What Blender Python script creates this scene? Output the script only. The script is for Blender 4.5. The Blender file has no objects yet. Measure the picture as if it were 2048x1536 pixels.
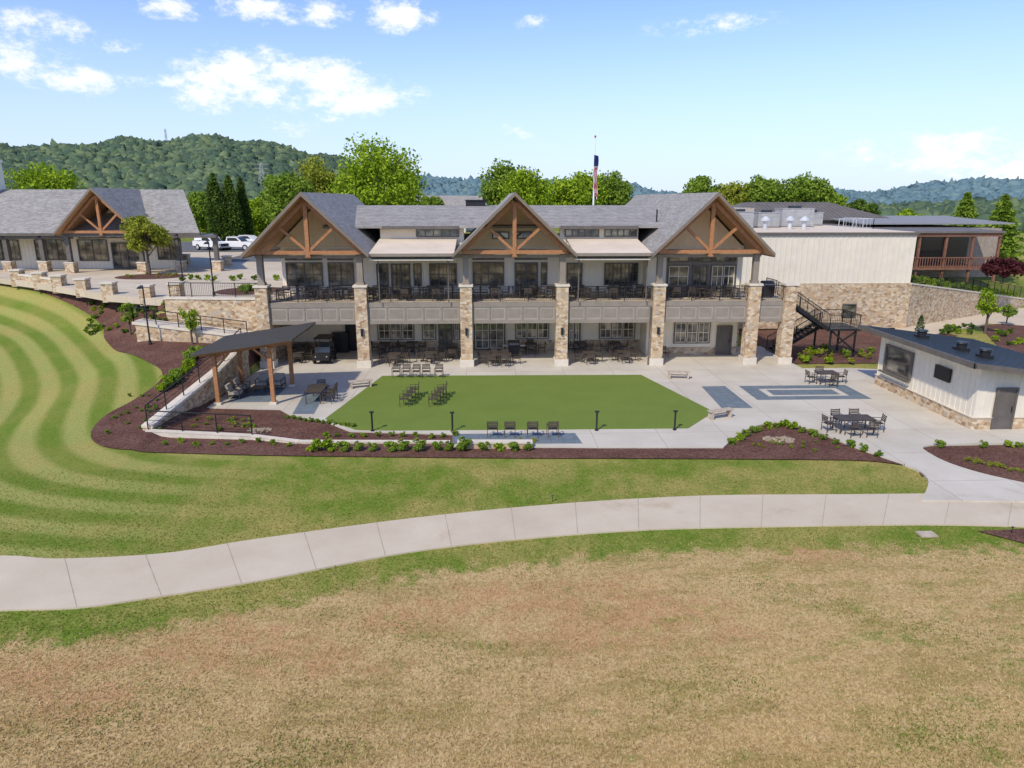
import bpy, math, random
import numpy as np
from mathutils import Vector, Matrix
from mathutils.geometry import delaunay_2d_cdt
rng=np.random.default_rng(7); random.seed(7)
C=bpy.context.scene.collection
CAM=np.array([-1.88,0,11.6]); F=1400.; PT=math.radians(14.73); YW=math.radians(2.0)
fw=np.array([math.sin(YW)*math.cos(PT),math.cos(YW)*math.cos(PT),-math.sin(PT)])
rt=np.array([math.cos(YW),-math.sin(YW),0]); up=np.cross(rt,fw)
def ray(px,py): return F*fw+(px-1024)*rt-(py-768)*up
def G(px,py,z=0):
    d=ray(px,py); t=(z-CAM[2])/d[2]; p=CAM+t*d; return (p[0],p[1])
def FAR(px,py,R):
    d=ray(px,py); t=R/math.hypot(d[0],d[1]); p=CAM+t*d; return Vector(p)
# ---------------- terrain height
def sm(t): t=np.clip(t,0,1); return t*t*(3-2*t)
def h(x,y):
    x=np.asarray(x,float); y=np.asarray(y,float)
    q=y-np.maximum(0,-22-x)*.66
    za=np.interp(q,[30,35,42,46,49,51.5],[0,.3,1.25,1.85,3.0,4.45])
    zb=np.interp(y,[30,35,42,46,50.3,51.2],[0,.3,1.25,1.85,2.4,4.45])
    w=sm((x+28)/3.)
    zl=(za*(1-w)+zb*w)*sm((-18.35-x)/.5)
    step=np.where(x<17.5,58.,64.4)
    mid=4.45*sm((y-step)/.8)
    yl=64.4+(x-37)*.59
    wh=np.interp(x,[37,59,80],[4.1,.5,.5])
    rgt=wh*sm((y-yl)/.7)+(4.4-wh)*sm((y-yl-4)/25)*(y>yl)
    z=np.where(x<-18.1,zl,np.where(x<37,mid,rgt))
    return z-.12
def Gh(px,py):
    d=ray(px,py); t=8/d[1]
    while t*d[1]<400:
        p=CAM+t*d
        if p[2]<=h(p[0],p[1]): break
        t+=.25/d[1]
    a=t-.25/d[1]; b=t
    for _ in range(14):
        m=(a+b)/2; p=CAM+m*d
        if p[2]<=h(p[0],p[1]): b=m
        else: a=m
    p=CAM+b*d; return (p[0],p[1])
# ---------------- nodes
class N:
    def __init__(s,tree): s.t=tree; s.L=tree.links
    def n(s,ty,ins=None,**pr):
        o=s.t.nodes.new(ty)
        for k,v in pr.items(): setattr(o,k,v)
        for k,v in (ins or {}).items():
            if isinstance(v,bpy.types.NodeSocket): s.L.new(v,o.inputs[k])
            elif v is not None: o.inputs[k].default_value=v
        return o
    def noise(s,vec,scale,detail=4,rough=.55): return s.n('ShaderNodeTexNoise',{'Vector':vec,'Scale':scale,'Detail':detail,'Roughness':rough}).outputs[0]
    def math(s,op,a,b=0.,clamp=False): return s.n('ShaderNodeMath',{0:a,1:b},operation=op,use_clamp=clamp).outputs[0]
    def mix(s,f,a,b,bt='MIX'):
        o=s.n('ShaderNodeMix',data_type='RGBA',blend_type=bt)
        for i,v in ((0,f),(6,a),(7,b)):
            if isinstance(v,bpy.types.NodeSocket): s.L.new(v,o.inputs[i])
            else:
                o.inputs[i].default_value=v if i==0 else (*v[:3],1)
        return o.outputs[2]
    def ramp(s,f,st,interp='LINEAR'):
        o=s.n('ShaderNodeValToRGB',{0:f}); cr=o.color_ramp; cr.interpolation=interp
        while len(cr.elements)<len(st): cr.elements.new(.5)
        for e,(p,c) in zip(cr.elements,st):
            e.position=p; e.color=(*c,1) if len(c)==3 else c
        return o.outputs[0]
    def sstep(s,v,a,b):
        o=s.n('ShaderNodeMapRange',{0:v,1:a,2:b},interpolation_type='SMOOTHSTEP'); return o.outputs[0]
    def vmul(s,v,m): return s.n('ShaderNodeVectorMath',{0:v,1:m},operation='MULTIPLY').outputs[0]
def newmat(name):
    m=bpy.data.materials.new(name); m.use_nodes=True; m.node_tree.nodes.clear(); k=N(m.node_tree)
    pos=k.n('ShaderNodeNewGeometry').outputs['Position']; return m,k,pos
def fin(m,k,col,rough=.8,bump=None,bs=.3,metal=0,spec=.3,bd=.02):
    ins={'Base Color':col if isinstance(col,bpy.types.NodeSocket) else (*col,1),'Roughness':rough,'Metallic':metal,'Specular IOR Level':spec}
    if bump is not None:
        ins['Normal']=k.n('ShaderNodeBump',{'Strength':bs,'Distance':bd,'Height':bump}).outputs[0]
    p=k.n('ShaderNodeBsdfPrincipled',ins); o=k.n('ShaderNodeOutputMaterial'); k.L.new(p.outputs[0],o.inputs[0]); return m
def M(name,c,rough=.7,var=.2,scale=2.,metal=0,bs=.15,spec=.3):
    m,k,pos=newmat(name); nz=k.noise(pos,scale,3,.65)
    lo=tuple(max(0,x*(1-var)) for x in c); hi=tuple(x*(1+var) for x in c)
    return fin(m,k,k.ramp(nz,[(.3,lo),(.7,hi)]),rough,None,bs,metal,spec)
cream=M('cream_siding',(.85,.76,.60),.7,.05,1.)
infill=M('tan_gable_infill',(.85,.68,.45),.7,.05,1.)
white=M('white_siding',(.72,.66,.54),.7,.05,1.)
trim=M('charcoal_trim',(.13,.115,.10),.5,.15)
fasc=M('taupe_fascia',(.26,.22,.175),.6,.1)
bargem=M('brown_grey_trim',(.20,.16,.125),.6,.1)
rim=M('light_grey_panel',(.34,.295,.24),.6,.1)
blackm=M('black_metal',(.022,.022,.023),.4,.2)
furn=M('brown_black_metal',(.075,.058,.045),.5,.25)
membrane=M('tan_membrane',(.66,.55,.42),.8,.08,.6)
lime=M('limestone',(.64,.57,.46),.8,.1)
darkmetal=M('dark_standing_seam',(.03,.04,.05),.4,.05,1,0)
pavroof=M('brown_grey_metal_roof',(.075,.07,.065),.5,.05,1,0)
bronze=M('bronze_roof',(.16,.14,.12),.6,.15,1,.1)
redwood=M('red_wood',(.20,.095,.06),.7,.25)
greym=M('grey_equipment',(.38,.38,.37),.5,.15)
roofgrey=M('grey_metal_roof',(.25,.245,.235),.6,.1)
galv=M('galvanised',(.55,.56,.57),.5,.15,.8,.2)
paintw=M('white_paint',(.80,.80,.80),.25,.03,spec=.5)
rubber=M('rubber',(.02,.02,.02),.8)
redp=M('red_paint',(.55,.03,.02),.4)
benchm=M('tan_wood',(.46,.38,.29),.8,.2,4)
cush=M('beige_cushion',(.35,.31,.26),.9)
darkseat=M('dark_vinyl',(.06,.055,.05),.6)
barkm=M('bark',(.13,.095,.07),.9,.35,6)
pebble=M('pebble',(.30,.24,.17),.9,.65,16)
asph=M('asphalt',(.13,.13,.13),.9,.2,1)
m,k,pos=newmat('blue_grey_pavers')
br=k.n('ShaderNodeTexBrick',{'Vector':pos,'Scale':1.0,'Color1':(.16,.195,.215,1),'Color2':(.12,.15,.17,1),'Mortar':(.06,.075,.09,1),'Mortar Size':.012,'Brick Width':.6,'Row Height':.6},offset=0).outputs[0]
paver=fin(m,k,k.mix(.35,br,k.ramp(k.noise(pos,3,4),[(.3,(.10,.13,.15)),(.7,(.21,.25,.27))])),.85)
m,k,pos=newmat('cedar_wood')
gr=k.noise(pos,6,4,.7)
wood=fin(m,k,k.ramp(gr,[(.3,(.29,.125,.052)),(.7,(.46,.225,.10))]),.6)
m,k,pos=newmat('stained_soffit')
w=k.n('ShaderNodeTexWave',{'Vector':pos,'Scale':1.6,'Distortion':.3},bands_direction='Y').outputs[1]
soff=fin(m,k,k.mix(w,(.48,.27,.13),(.60,.36,.18)),.6)
m,k,pos=newmat('fieldstone')
vv=k.vmul(pos,(1,1,1.7)); nzv=k.n('ShaderNodeTexNoise',{'Vector':pos,'Scale':2.5,'Detail':1.}).outputs[1]
vv=k.n('ShaderNodeVectorMath',{0:vv,1:k.vmul(nzv,(.18,.18,.18))},operation='ADD').outputs[0]
vo=k.n('ShaderNodeTexVoronoi',{'Vector':vv,'Scale':3.6},distance='CHEBYCHEV'); ed=k.n('ShaderNodeTexVoronoi',{'Vector':vv,'Scale':3.6},distance='CHEBYCHEV',feature='F2').outputs[0]
edge=k.math('SUBTRACT',ed,vo.outputs[0])
sc=k.n('ShaderNodeSeparateColor',{0:vo.outputs['Color']}).outputs[0]
cc=k.ramp(sc,[(0,(.33,.21,.12)),(.18,(.50,.345,.19)),(.36,(.60,.46,.29)),(.52,(.43,.30,.185)),(.66,(.63,.51,.36)),(.82,(.49,.37,.23)),(.93,(.43,.37,.29))],'CONSTANT')
cc=k.mix(.3,cc,k.noise(pos,9,3),'OVERLAY')
mk=k.sstep(edge,.0,.09)
stone=fin(m,k,k.mix(mk,(.46,.38,.28),cc),.85,None)
m,k,pos=newmat('shingles')
sp=k.n('ShaderNodeSeparateXYZ',{0:pos}); wv=k.math('FRACT',k.math('MULTIPLY',sp.outputs[2],5.))
vs=k.n('ShaderNodeTexVoronoi',{'Vector':k.vmul(pos,(3.,3.,7)),'Scale':1.}).outputs['Color']
sr=k.n('ShaderNodeSeparateColor',{0:vs}).outputs[0]
c1=k.ramp(sr,[(0,(.21,.195,.172)),(.5,(.29,.27,.243)),(1,(.385,.36,.325))])
c1=k.mix(k.math('MULTIPLY',k.sstep(wv,.8,1.),.5),c1,(.13,.12,.11))
shing=fin(m,k,k.mix(.35,c1,k.ramp(k.noise(pos,.5,3),[(.3,(.23,.218,.198)),(.7,(.345,.325,.30))])),.9)
def concrete(name,a,b,joint,off=0):
    m,k,pos=newmat(name)
    n1=k.noise(pos,.35,4,.65); c=k.ramp(n1,[(.3,a),(.7,b)])
    c=k.mix(k.math('MULTIPLY',k.sstep(k.noise(pos,.22,5,.75),.54,.72),.5),c,(a[0]*.70,a[1]*.62,a[2]*.48))
    c=k.mix(k.math('MULTIPLY',k.sstep(k.noise(pos,26,1,.7),.5,.8),.2),c,tuple(x*.6 for x in a))
    if joint:
        r=k.n('ShaderNodeVectorRotate',{'Vector':pos,'Angle':off}).outputs[0]
        bk=k.n('ShaderNodeTexBrick',{'Vector':r,'Scale':1.,'Color1':(1,1,1,1),'Color2':(.93,.92,.90,1),'Mortar':(.5,.47,.43,1),'Mortar Size':.012,'Brick Width':joint,'Row Height':joint},offset=0).outputs[0]
        c=k.mix(1.,c,bk,'MULTIPLY')
    return fin(m,k,c,.8)
patiom=concrete('patio_concrete',(.51,.46,.375),(.61,.56,.465),3.4)
plazam=concrete('plaza_concrete',(.53,.44,.325),(.63,.54,.41),3.0,.6)
pathm=concrete('path_concrete',(.52,.43,.305),(.61,.515,.38),0)
jointm=M('joint',(.38,.32,.24),.9)
m,k,pos=newmat('turf')
n1=k.noise(pos,28,2,.8); n2=k.noise(pos,.5,3)
turf=fin(m,k,k.mix(.4,k.ramp(n1,[(.3,(.09,.135,.018)),(.7,(.20,.255,.045))]),k.ramp(n2,[(.3,(.12,.18,.025)),(.7,(.165,.225,.036))])),.95)
m,k,pos=newmat('mulch')
n1=k.noise(pos,9,4,.8); n2=k.noise(pos,.7,3)
mulch=fin(m,k,k.mix(k.sstep(n2,.35,.7),k.ramp(n1,[(.38,(.05,.021,.014)),(.62,(.165,.075,.05))]),k.ramp(n1,[(.38,(.075,.034,.023)),(.62,(.215,.11,.075))])),.95,n1,.8,bd=.05)
m,k,pos=newmat('window_glass')
n1=k.n('ShaderNodeTexNoise',{'Vector':k.vmul(pos,(.7,.7,1.3)),'Scale':1.2,'Detail':3.}).outputs[0]
glass=fin(m,k,k.ramp(n1,[(.38,(.05,.052,.046)),(.52,(.18,.17,.14)),(.66,(.38,.34,.25))]),.06,metal=.3,spec=.9)  # soft reflections painted into the pane colour as warm and dark mottling
m,k,pos=newmat('screen_glass'); lightglass=fin(m,k,(.03,.035,.04),.1,spec=.6)
# lawn
m,k,pos=newmat('lawn')
dry=k.n('ShaderNodeAttribute',attribute_name='dry').outputs['Fac']; st=k.n('ShaderNodeAttribute',attribute_name='edge').outputs['Fac']
stw=k.n('ShaderNodeAttribute',attribute_name='stripe').outputs['Fac']; so_=k.n('ShaderNodeAttribute',attribute_name='soil').outputs['Fac']
fine=k.noise(pos,11,4,.85); med=k.noise(pos,1.3,4,.7); big=k.noise(pos,.16,4,.6)
g=k.ramp(fine,[(.3,(.06,.105,.01)),(.52,(.135,.20,.022)),(.75,(.25,.295,.05))])
gy=k.ramp(fine,[(.3,(.20,.155,.04)),(.5,(.35,.28,.085)),(.75,(.50,.405,.16))])
sw=k.math('SINE',k.math('MULTIPLY',st,3.3))
sw=k.sstep(sw,-.75,.75)
lightg=k.ramp(fine,[(.3,(.18,.205,.042)),(.7,(.37,.38,.115))])
darkg=k.ramp(fine,[(.3,(.08,.13,.012)),(.7,(.175,.245,.033))])
yel=k.math('ADD',k.math('MULTIPLY',k.sstep(med,.40,.68),.35),k.math('MULTIPLY',k.sstep(big,.40,.60),.6),True)
gm=k.mix(yel,g,gy)
strp=k.mix(sw,k.mix(k.math('MULTIPLY',yel,.35),darkg,gy),k.mix(k.math('MULTIPLY',yel,.8),lightg,gy))
gm=k.mix(stw,gm,strp)
d1=k.ramp(fine,[(.28,(.23,.15,.06)),(.45,(.42,.29,.13)),(.6,(.56,.405,.195)),(.8,(.68,.52,.28))])
oliv=k.ramp(fine,[(.3,(.15,.12,.03)),(.55,(.30,.235,.075)),(.8,(.47,.37,.15))])
lf=k.math('ADD',k.math('MULTIPLY',k.noise(k.vmul(pos,(.5,1.9,1)),.5,5,.75),.75),k.math('MULTIPLY',med,.25))
d1=k.mix(k.math('MULTIPLY',k.sstep(lf,.46,.60),.7),d1,oliv)
soil=k.ramp(fine,[(.3,(.31,.16,.07)),(.7,(.56,.33,.165))])
sp2=k.noise(pos,1.1,5,.75)
d1=k.mix(k.math('MULTIPLY',k.sstep(k.math('ADD',sp2,k.math('MULTIPLY',so_,.30)),.55,.82),.8),d1,soil)
gn=k.n('ShaderNodeAttribute',attribute_name='regrow').outputs['Fac']
d1=k.mix(k.math('MULTIPLY',k.sstep(k.math('ADD',k.noise(k.vmul(pos,(.8,1.4,1)),.8,5,.8),gn),.57,.72),.65),d1,g)
dd=k.sstep(k.math('ADD',dry,k.math('MULTIPLY',k.math('SUBTRACT',med,.5),1.6)),.3,.7)
gm=k.mix(dd,gm,d1)
lawn=fin(m,k,gm,1.,None,spec=.1)
def leafmat(name,a,b,c):
    m,k,pos=newmat(name); isl=k.n('ShaderNodeNewGeometry').outputs['Random Per Island']
    f=k.math('ADD',k.math('MULTIPLY',isl,.55),k.math('MULTIPLY',k.noise(pos,.7,1),.5))
    col=k.ramp(f,[(.2,a),(.5,b),(.85,c)])
    d=k.n('ShaderNodeBsdfDiffuse',{0:col}); t=k.n('ShaderNodeBsdfTranslucent',{0:col})
    mx=k.n('ShaderNodeMixShader',{0:.35,1:d.outputs[0],2:t.outputs[0]}); o=k.n('ShaderNodeOutputMaterial'); k.L.new(mx.outputs[0],o.inputs[0]); return m
leafB=leafmat('bright_leaves',(.11,.20,.012),(.27,.39,.025),(.44,.55,.05))
leafD=leafmat('deep_leaves',(.05,.09,.018),(.11,.18,.03),(.18,.27,.05))
leafM=leafmat('mid_leaves',(.08,.14,.018),(.19,.29,.035),(.32,.42,.06))
leafC=leafmat('conifer_leaves',(.035,.07,.03),(.07,.13,.045),(.13,.20,.06))
leafY=leafmat('yellowing_leaves',(.16,.17,.02),(.30,.34,.04),(.47,.48,.08))
leafR=leafmat('burgundy_leaves',(.05,.015,.018),(.11,.03,.035),(.17,.06,.06))
straw=leafmat('dry_grass_blades',(.31,.21,.09),(.54,.40,.18),(.74,.58,.31))
gblade=leafmat('green_grass_blades',(.08,.13,.015),(.17,.22,.03),(.34,.32,.08))
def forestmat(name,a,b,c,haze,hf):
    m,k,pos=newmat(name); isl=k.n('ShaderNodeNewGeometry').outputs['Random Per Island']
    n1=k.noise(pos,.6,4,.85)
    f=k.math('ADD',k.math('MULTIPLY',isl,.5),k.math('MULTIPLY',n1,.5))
    col=k.mix(hf,k.ramp(f,[(.25,a),(.5,b),(.75,c)]),haze)  # aerial haze painted in: bluish tint mixed into the foliage base colour
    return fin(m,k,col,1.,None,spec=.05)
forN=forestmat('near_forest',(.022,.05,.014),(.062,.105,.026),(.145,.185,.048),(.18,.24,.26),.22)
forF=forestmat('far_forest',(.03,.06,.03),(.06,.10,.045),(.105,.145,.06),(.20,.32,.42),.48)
# ---------------- mesh helper
W={}
class MB:
    def __init__(s): s.v=[];s.f=[];s.m=[]
    def face(s,p,m=0):
        b=len(s.v); s.v+= [tuple(q) for q in p]; s.f.append(list(range(b,b+len(p)))); s.m.append(m)
    def prism(s,poly,off,m=0):
        b=len(s.v); n=len(poly); off=Vector(off)
        s.v+=[tuple(q) for q in poly]+[tuple(Vector(q)+off) for q in poly]
        s.f+=[list(range(b,b+n)),list(range(b+2*n-1,b+n-1,-1))]+[[b+i,b+n+i,b+n+(i+1)%n,b+(i+1)%n] for i in range(n)]
        s.m+=[m]*(n+2); return s
    def box(s,x0,x1,y0,y1,z0,z1,m=0): return s.prism([(x0,y0,z0),(x0,y1,z0),(x1,y1,z0),(x1,y0,z0)],(0,0,z1-z0),m)
    def beam(s,a,b,w,d,m=0,upv=(0,0,1)):
        a=Vector(a);b=Vector(b);t=(b-a).normalized();u=Vector(upv)
        if abs(t.dot(u))>.98:u=Vector((0,1,0))
        r=t.cross(u).normalized();u=r.cross(t)
        return s.prism([a+r*w/2+u*d/2,a-r*w/2+u*d/2,a-r*w/2-u*d/2,a+r*w/2-u*d/2],b-a,m)
    def cyl(s,a,b,r0,r1=None,n=8,m=0):
        r1=r0 if r1 is None else r1
        a=Vector(a);b=Vector(b);t=(b-a).normalized();u=Vector((0,0,1)) if abs(t.z)<.9 else Vector((1,0,0))
        r=t.cross(u).normalized();u=r.cross(t);k0=len(s.v)
        for c,rr in((a,r0),(b,r1)):
            for i in range(n):
                an=2*math.pi*i/n; s.v.append(tuple(c+(r*math.cos(an)+u*math.sin(an))*rr))
        s.f+=[[k0+i,k0+(i+1)%n,k0+n+(i+1)%n,k0+n+i] for i in range(n)]+[list(range(k0+n-1,k0-1,-1)),list(range(k0+n,k0+2*n))]
        s.m+=[m]*(n+2); return s
def fixn(me):
    import bmesh
    bm=bmesh.new(); bm.from_mesh(me); bmesh.ops.recalc_face_normals(bm,faces=bm.faces); bm.to_mesh(me); bm.free()
def make(name,mb,mats,parent=None,smooth=False,origin=None):
    if not isinstance(mats,(list,tuple)): mats=[mats]
    v=np.array(mb.v,float)
    if origin is None: o=np.array([(v[:,0].min()+v[:,0].max())/2,(v[:,1].min()+v[:,1].max())/2,v[:,2].min()])
    else: o=np.array(origin,float)
    me=bpy.data.meshes.new(name); me.from_pydata((v-o).tolist(),[],mb.f); me.polygons.foreach_set('material_index',mb.m)
    for a in mats: me.materials.append(a)
    fixn(me)
    if smooth: me.polygons.foreach_set('use_smooth',[True]*len(me.polygons))
    ob=bpy.data.objects.new(name,me); C.objects.link(ob); o=Vector(o); W[ob.name]=o
    if parent: ob.parent=parent; ob.location=o-W[parent.name]
    else: ob.location=o
    return ob
def fastmesh(name,v,f,mats,parent=None,loc=(0,0,0)):
    v=np.asarray(v,np.float32);f=np.asarray(f,np.int32);k_=f.shape[1]
    me=bpy.data.meshes.new(name); me.vertices.add(len(v)); me.vertices.foreach_set('co',v.ravel())
    me.loops.add(f.size); me.loops.foreach_set('vertex_index',f.ravel()); me.polygons.add(len(f))
    me.polygons.foreach_set('loop_start',np.arange(len(f),dtype=np.int32)*k_)
    me.update(calc_edges=True); me.materials.append(mats)
    ob=bpy.data.objects.new(name,me); C.objects.link(ob); W[ob.name]=Vector(loc)
    if parent: ob.parent=parent
    ob.location=Vector(loc)-(W[parent.name] if parent else Vector((0,0,0)))
    return ob
def empty(name,loc):
    o=bpy.data.objects.new(name,None); C.objects.link(o); o.location=loc; o.empty_display_size=.3; W[o.name]=Vector(loc); return o
def tag(o,label,cat,group=None):
    o['label']=label;o['category']=cat
    if group:o['group']=group
    return o
def struct(o): o['kind']='structure'; return o
PROTO={}
def copyrec(o,par):
    n=o.copy(); C.objects.link(n)
    if par: n.parent=par
    for c in o.children: copyrec(c,n)
    return n
def spawn(key,builder,loc,rz=0,s=1,label='',cat='',group=None,st=None):
    if key not in PROTO: PROTO[key]=builder(); o=PROTO[key]
    else: o=copyrec(PROTO[key],None)
    o.location=loc;o.rotation_euler=(0,0,rz);o.scale=(s,s,s) if np.isscalar(s) else s
    tag(o,label,cat,group); return o
# ---------------- ground
lawnedge_px=[(-60,566),(0,572),(60,580),(120,600),(175,628),(205,655),(210,680),(240,705),(290,722),(322,742),(318,765),(270,800),(215,830),(185,860),(188,885),(230,899),(330,907),(500,912),(700,915),(1000,918),(1300,919),(1600,921),(1740,924),(1830,936)]
lawnedge=[Gh(*p) for p in lawnedge_px]
path_top=[(-250,1125),(0,1113),(120,1119),(330,1108),(510,1080),(840,1036),(1120,1009),(1400,993),(1700,990),(1900,988),(2200,985)]
path_bot=[(-250,1240),(0,1222),(150,1217),(310,1195),(520,1162),(800,1108),(1030,1080),(1300,1060),(1600,1053),(1850,1050),(2048,1054),(2200,1060)]
def smoothpoly(P,n=8):
    P=[Vector(p) for p in P]; out=[]
    for i in range(len(P)-1):
        p0=P[max(0,i-1)];p1=P[i];p2=P[i+1];p3=P[min(len(P)-1,i+2)]
        for j in range(n):
            t=j/n; out.append(.5*((2*p1)+(p2-p0)*t+(2*p0-5*p1+4*p2-p3)*t*t+(3*p1-p0-3*p2+p3)*t**3))
    out.append(P[-1]); return [tuple(p) for p in out]
PT_=smoothpoly([G(*p,-.1) for p in path_top]); PB_=smoothpoly([G(*p,-.1) for p in path_bot])
lawnedge_s=smoothpoly(lawnedge,5)
def polydist(X,Y,P):
    d=np.full(X.shape,1e9)
    for (ax,ay),(bx,by) in zip(P[:-1],P[1:]):
        vx,vy=bx-ax,by-ay; L=vx*vx+vy*vy+1e-9
        t=np.clip(((X-ax)*vx+(Y-ay)*vy)/L,0,1); d=np.minimum(d,np.hypot(X-ax-t*vx,Y-ay-t*vy))
    return d
xs=np.concatenate([[-3000,-1500,-800,-400,-250,-160,-120,-100,-85],np.arange(-75,45,.5),[46,48,50,53,56,60,65,72,80,95,120,170,260,450,900,1600,3000]])
ys=np.concatenate([[-60,-20,0,3],np.arange(6,80,.5),[81,83,86,90,96,105,120,150,200,300,500,900,1600,3500]])
X,Y=np.meshgrid(xs,ys); Z=h(X,Y); nx=len(xs);ny=len(ys)
idx=np.arange(nx*ny).reshape(ny,nx)
fc=np.stack([idx[:-1,:-1].ravel(),idx[:-1,1:].ravel(),idx[1:,1:].ravel(),idx[1:,:-1].ravel()],1)
gr=struct(fastmesh('ground',np.stack([X.ravel(),Y.ravel(),Z.ravel()],1),fc,lawn))
gr.data.polygons.foreach_set('use_smooth',[True]*len(fc))
def inside(x,y,P):
    c=False;j=len(P)-1
    for i in range(len(P)):
        if (P[i][1]>y)!=(P[j][1]>y) and x<(P[j][0]-P[i][0])*(y-P[i][1])/(P[j][1]-P[i][1])+P[i][0]: c=not c
        j=i
    return c
ed_=polydist(X,Y,lawnedge_s)
bedp=lawnedge_s+[(20,30),(20,60),(-60,90)]
ins=np.zeros(X.shape,bool)
j=len(bedp)-1
for i in range(len(bedp)):
    (xi,yi),(xj,yj)=bedp[i],bedp[j]
    with np.errstate(all='ignore'): ins^=((yi>Y)!=(yj>Y))&(X<(xj-xi)*(Y-yi)/(yj-yi+1e-12)+xi)
    j=i
ed_=np.where(ins,-ed_,ed_)
for _ in range(44):   # smooth the signed distance so mowing arcs stay rounded
    for ax in(0,1):
        a=np.pad(ed_,[(2,2) if ax==0 else (0,0),(2,2) if ax==1 else (0,0)],mode='edge')
        ed_=sum(np.take(a,range(i,i+ed_.shape[ax]),axis=ax) for i in range(5))/5
ybot=np.interp(X,[p[0] for p in PB_],[p[1] for p in PB_]); ytop=np.interp(X,[p[0] for p in PT_],[p[1] for p in PT_])
below=ybot-Y
dryv=np.clip((below-.6)/2.2,0,1)*(below>0)
dryv=np.where(Y>80,.25,dryv)
strv=np.clip((-10-X)/9,0,1)*(Y>ytop-.5)*(Y<80)
reg=np.clip((X+1)/14,0,1)*np.clip((24-Y)/8,0,1)*.10-.01
soilv=np.zeros(X.shape)
for px,py,r in((1330,1235,2.2),(1180,1270,1.8),(990,1190,1.6),(470,1280,2.0),(390,1310,1.4),(60,1350,1.9),(1220,1180,1.6),(1610,1100,1.3),(640,1320,1.4),(820,1230,1.5),(1090,1215,1.5),(150,1400,1.6)):
    c0=G(px,py,-.1); soilv=np.maximum(soilv,1-np.hypot((X-c0[0])/1.9,Y-c0[1])/r)
for nm,a in(('edge',ed_),('dry',dryv),('stripe',strv),('regrow',reg),('soil',np.clip(soilv,0,1))):
    at=gr.data.attributes.new(nm,'FLOAT','POINT'); at.data.foreach_set('value',a.ravel().astype(np.float32))
# grass blades in the near field
nb=200000
yy=1/(rng.random(nb)*(1/10.5-1/34)+1/34); xx=-1.88+yy*.035+(rng.random(nb)*2-1)*(yy*.80+1.5)
yb=np.interp(xx,[p[0] for p in PB_],[p[1] for p in PB_]);yt_=np.interp(xx,[p[0] for p in PT_],[p[1] for p in PT_])
ok=((yy<yb-.04)|((yy>yt_+.05)&(yy<30)));xx=xx[ok];yy=yy[ok];yb=yb[ok]
patch=np.sin(xx*.9+np.sin(yy*.7)*2)+np.sin(yy*1.3+xx*.4)*.8+rng.normal(size=len(xx))*.9
isd=(yb-yy>1.7+.5*rng.normal(size=len(xx)))&(patch<1.9-.5*(xx>4))
def blades(name,x,y,mt,lab):
    n=len(x);a=rng.random(n)*6.283;w_=.010+.012*rng.random(n);hh=.025+.045*rng.random(n);l=rng.normal(size=(n,2))*.035;z=h(x,y)-.005
    v=np.stack([np.stack([x-w_*np.cos(a),y-w_*np.sin(a),z],1),np.stack([x+w_*np.cos(a),y+w_*np.sin(a),z],1),np.stack([x+l[:,0],y+l[:,1],z+hh],1)],1).reshape(-1,3)
    o=fastmesh(name,v,np.arange(3*n).reshape(n,3),mt);o['kind']='stuff';o['label']=lab;o['category']='grass'
blades('dry_grass',xx[isd],yy[isd],straw,'short dry straw coloured grass beside the cart path')
blades('green_grass',xx[~isd],yy[~isd],gblade,'short green grass along the cart path')
def drape(name,P,off,mat,step=.5):
    P=[tuple(p[:2]) for p in P]
    P2=[]
    for a,b in zip(P,P[1:]+P[:1]):
        n=max(1,int(math.hypot(b[0]-a[0],b[1]-a[1])/step))
        P2+=[(a[0]+(b[0]-a[0])*i/n,a[1]+(b[1]-a[1])*i/n) for i in range(n)]
    xs_=[p[0] for p in P];ys_=[p[1] for p in P]; pts=list(P2)
    for x in np.arange(min(xs_),max(xs_),step):
        for y in np.arange(min(ys_),max(ys_),step):
            if inside(x,y,P): pts.append((x+.01,y+.01))
    n=len(P2)
    r=delaunay_2d_cdt([Vector(p) for p in pts],[(i,(i+1)%n) for i in range(n)],[list(range(n))],1,1e-4)
    v=np.array([(p[0],p[1]) for p in r[0]]); z=h(v[:,0],v[:,1])+off
    me=bpy.data.meshes.new(name); me.from_pydata(np.column_stack([v,z]).tolist(),[],[list(f) for f in r[2]]); me.materials.append(mat); fixn(me)
    if me.polygons[0].normal.z<0: me.flip_normals()
    o=bpy.data.objects.new(name,me);C.objects.link(o);W[o.name]=Vector((0,0,0));return struct(o)
mp=lawnedge_s+[G(1845,950),(20,30),(20,45),(-18.0,45),(-18.3,50.2),(-24,51.8),(-47.5,67.5),(-60,76)]
drape('mulch_bed',mp,.055,mulch)
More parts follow.
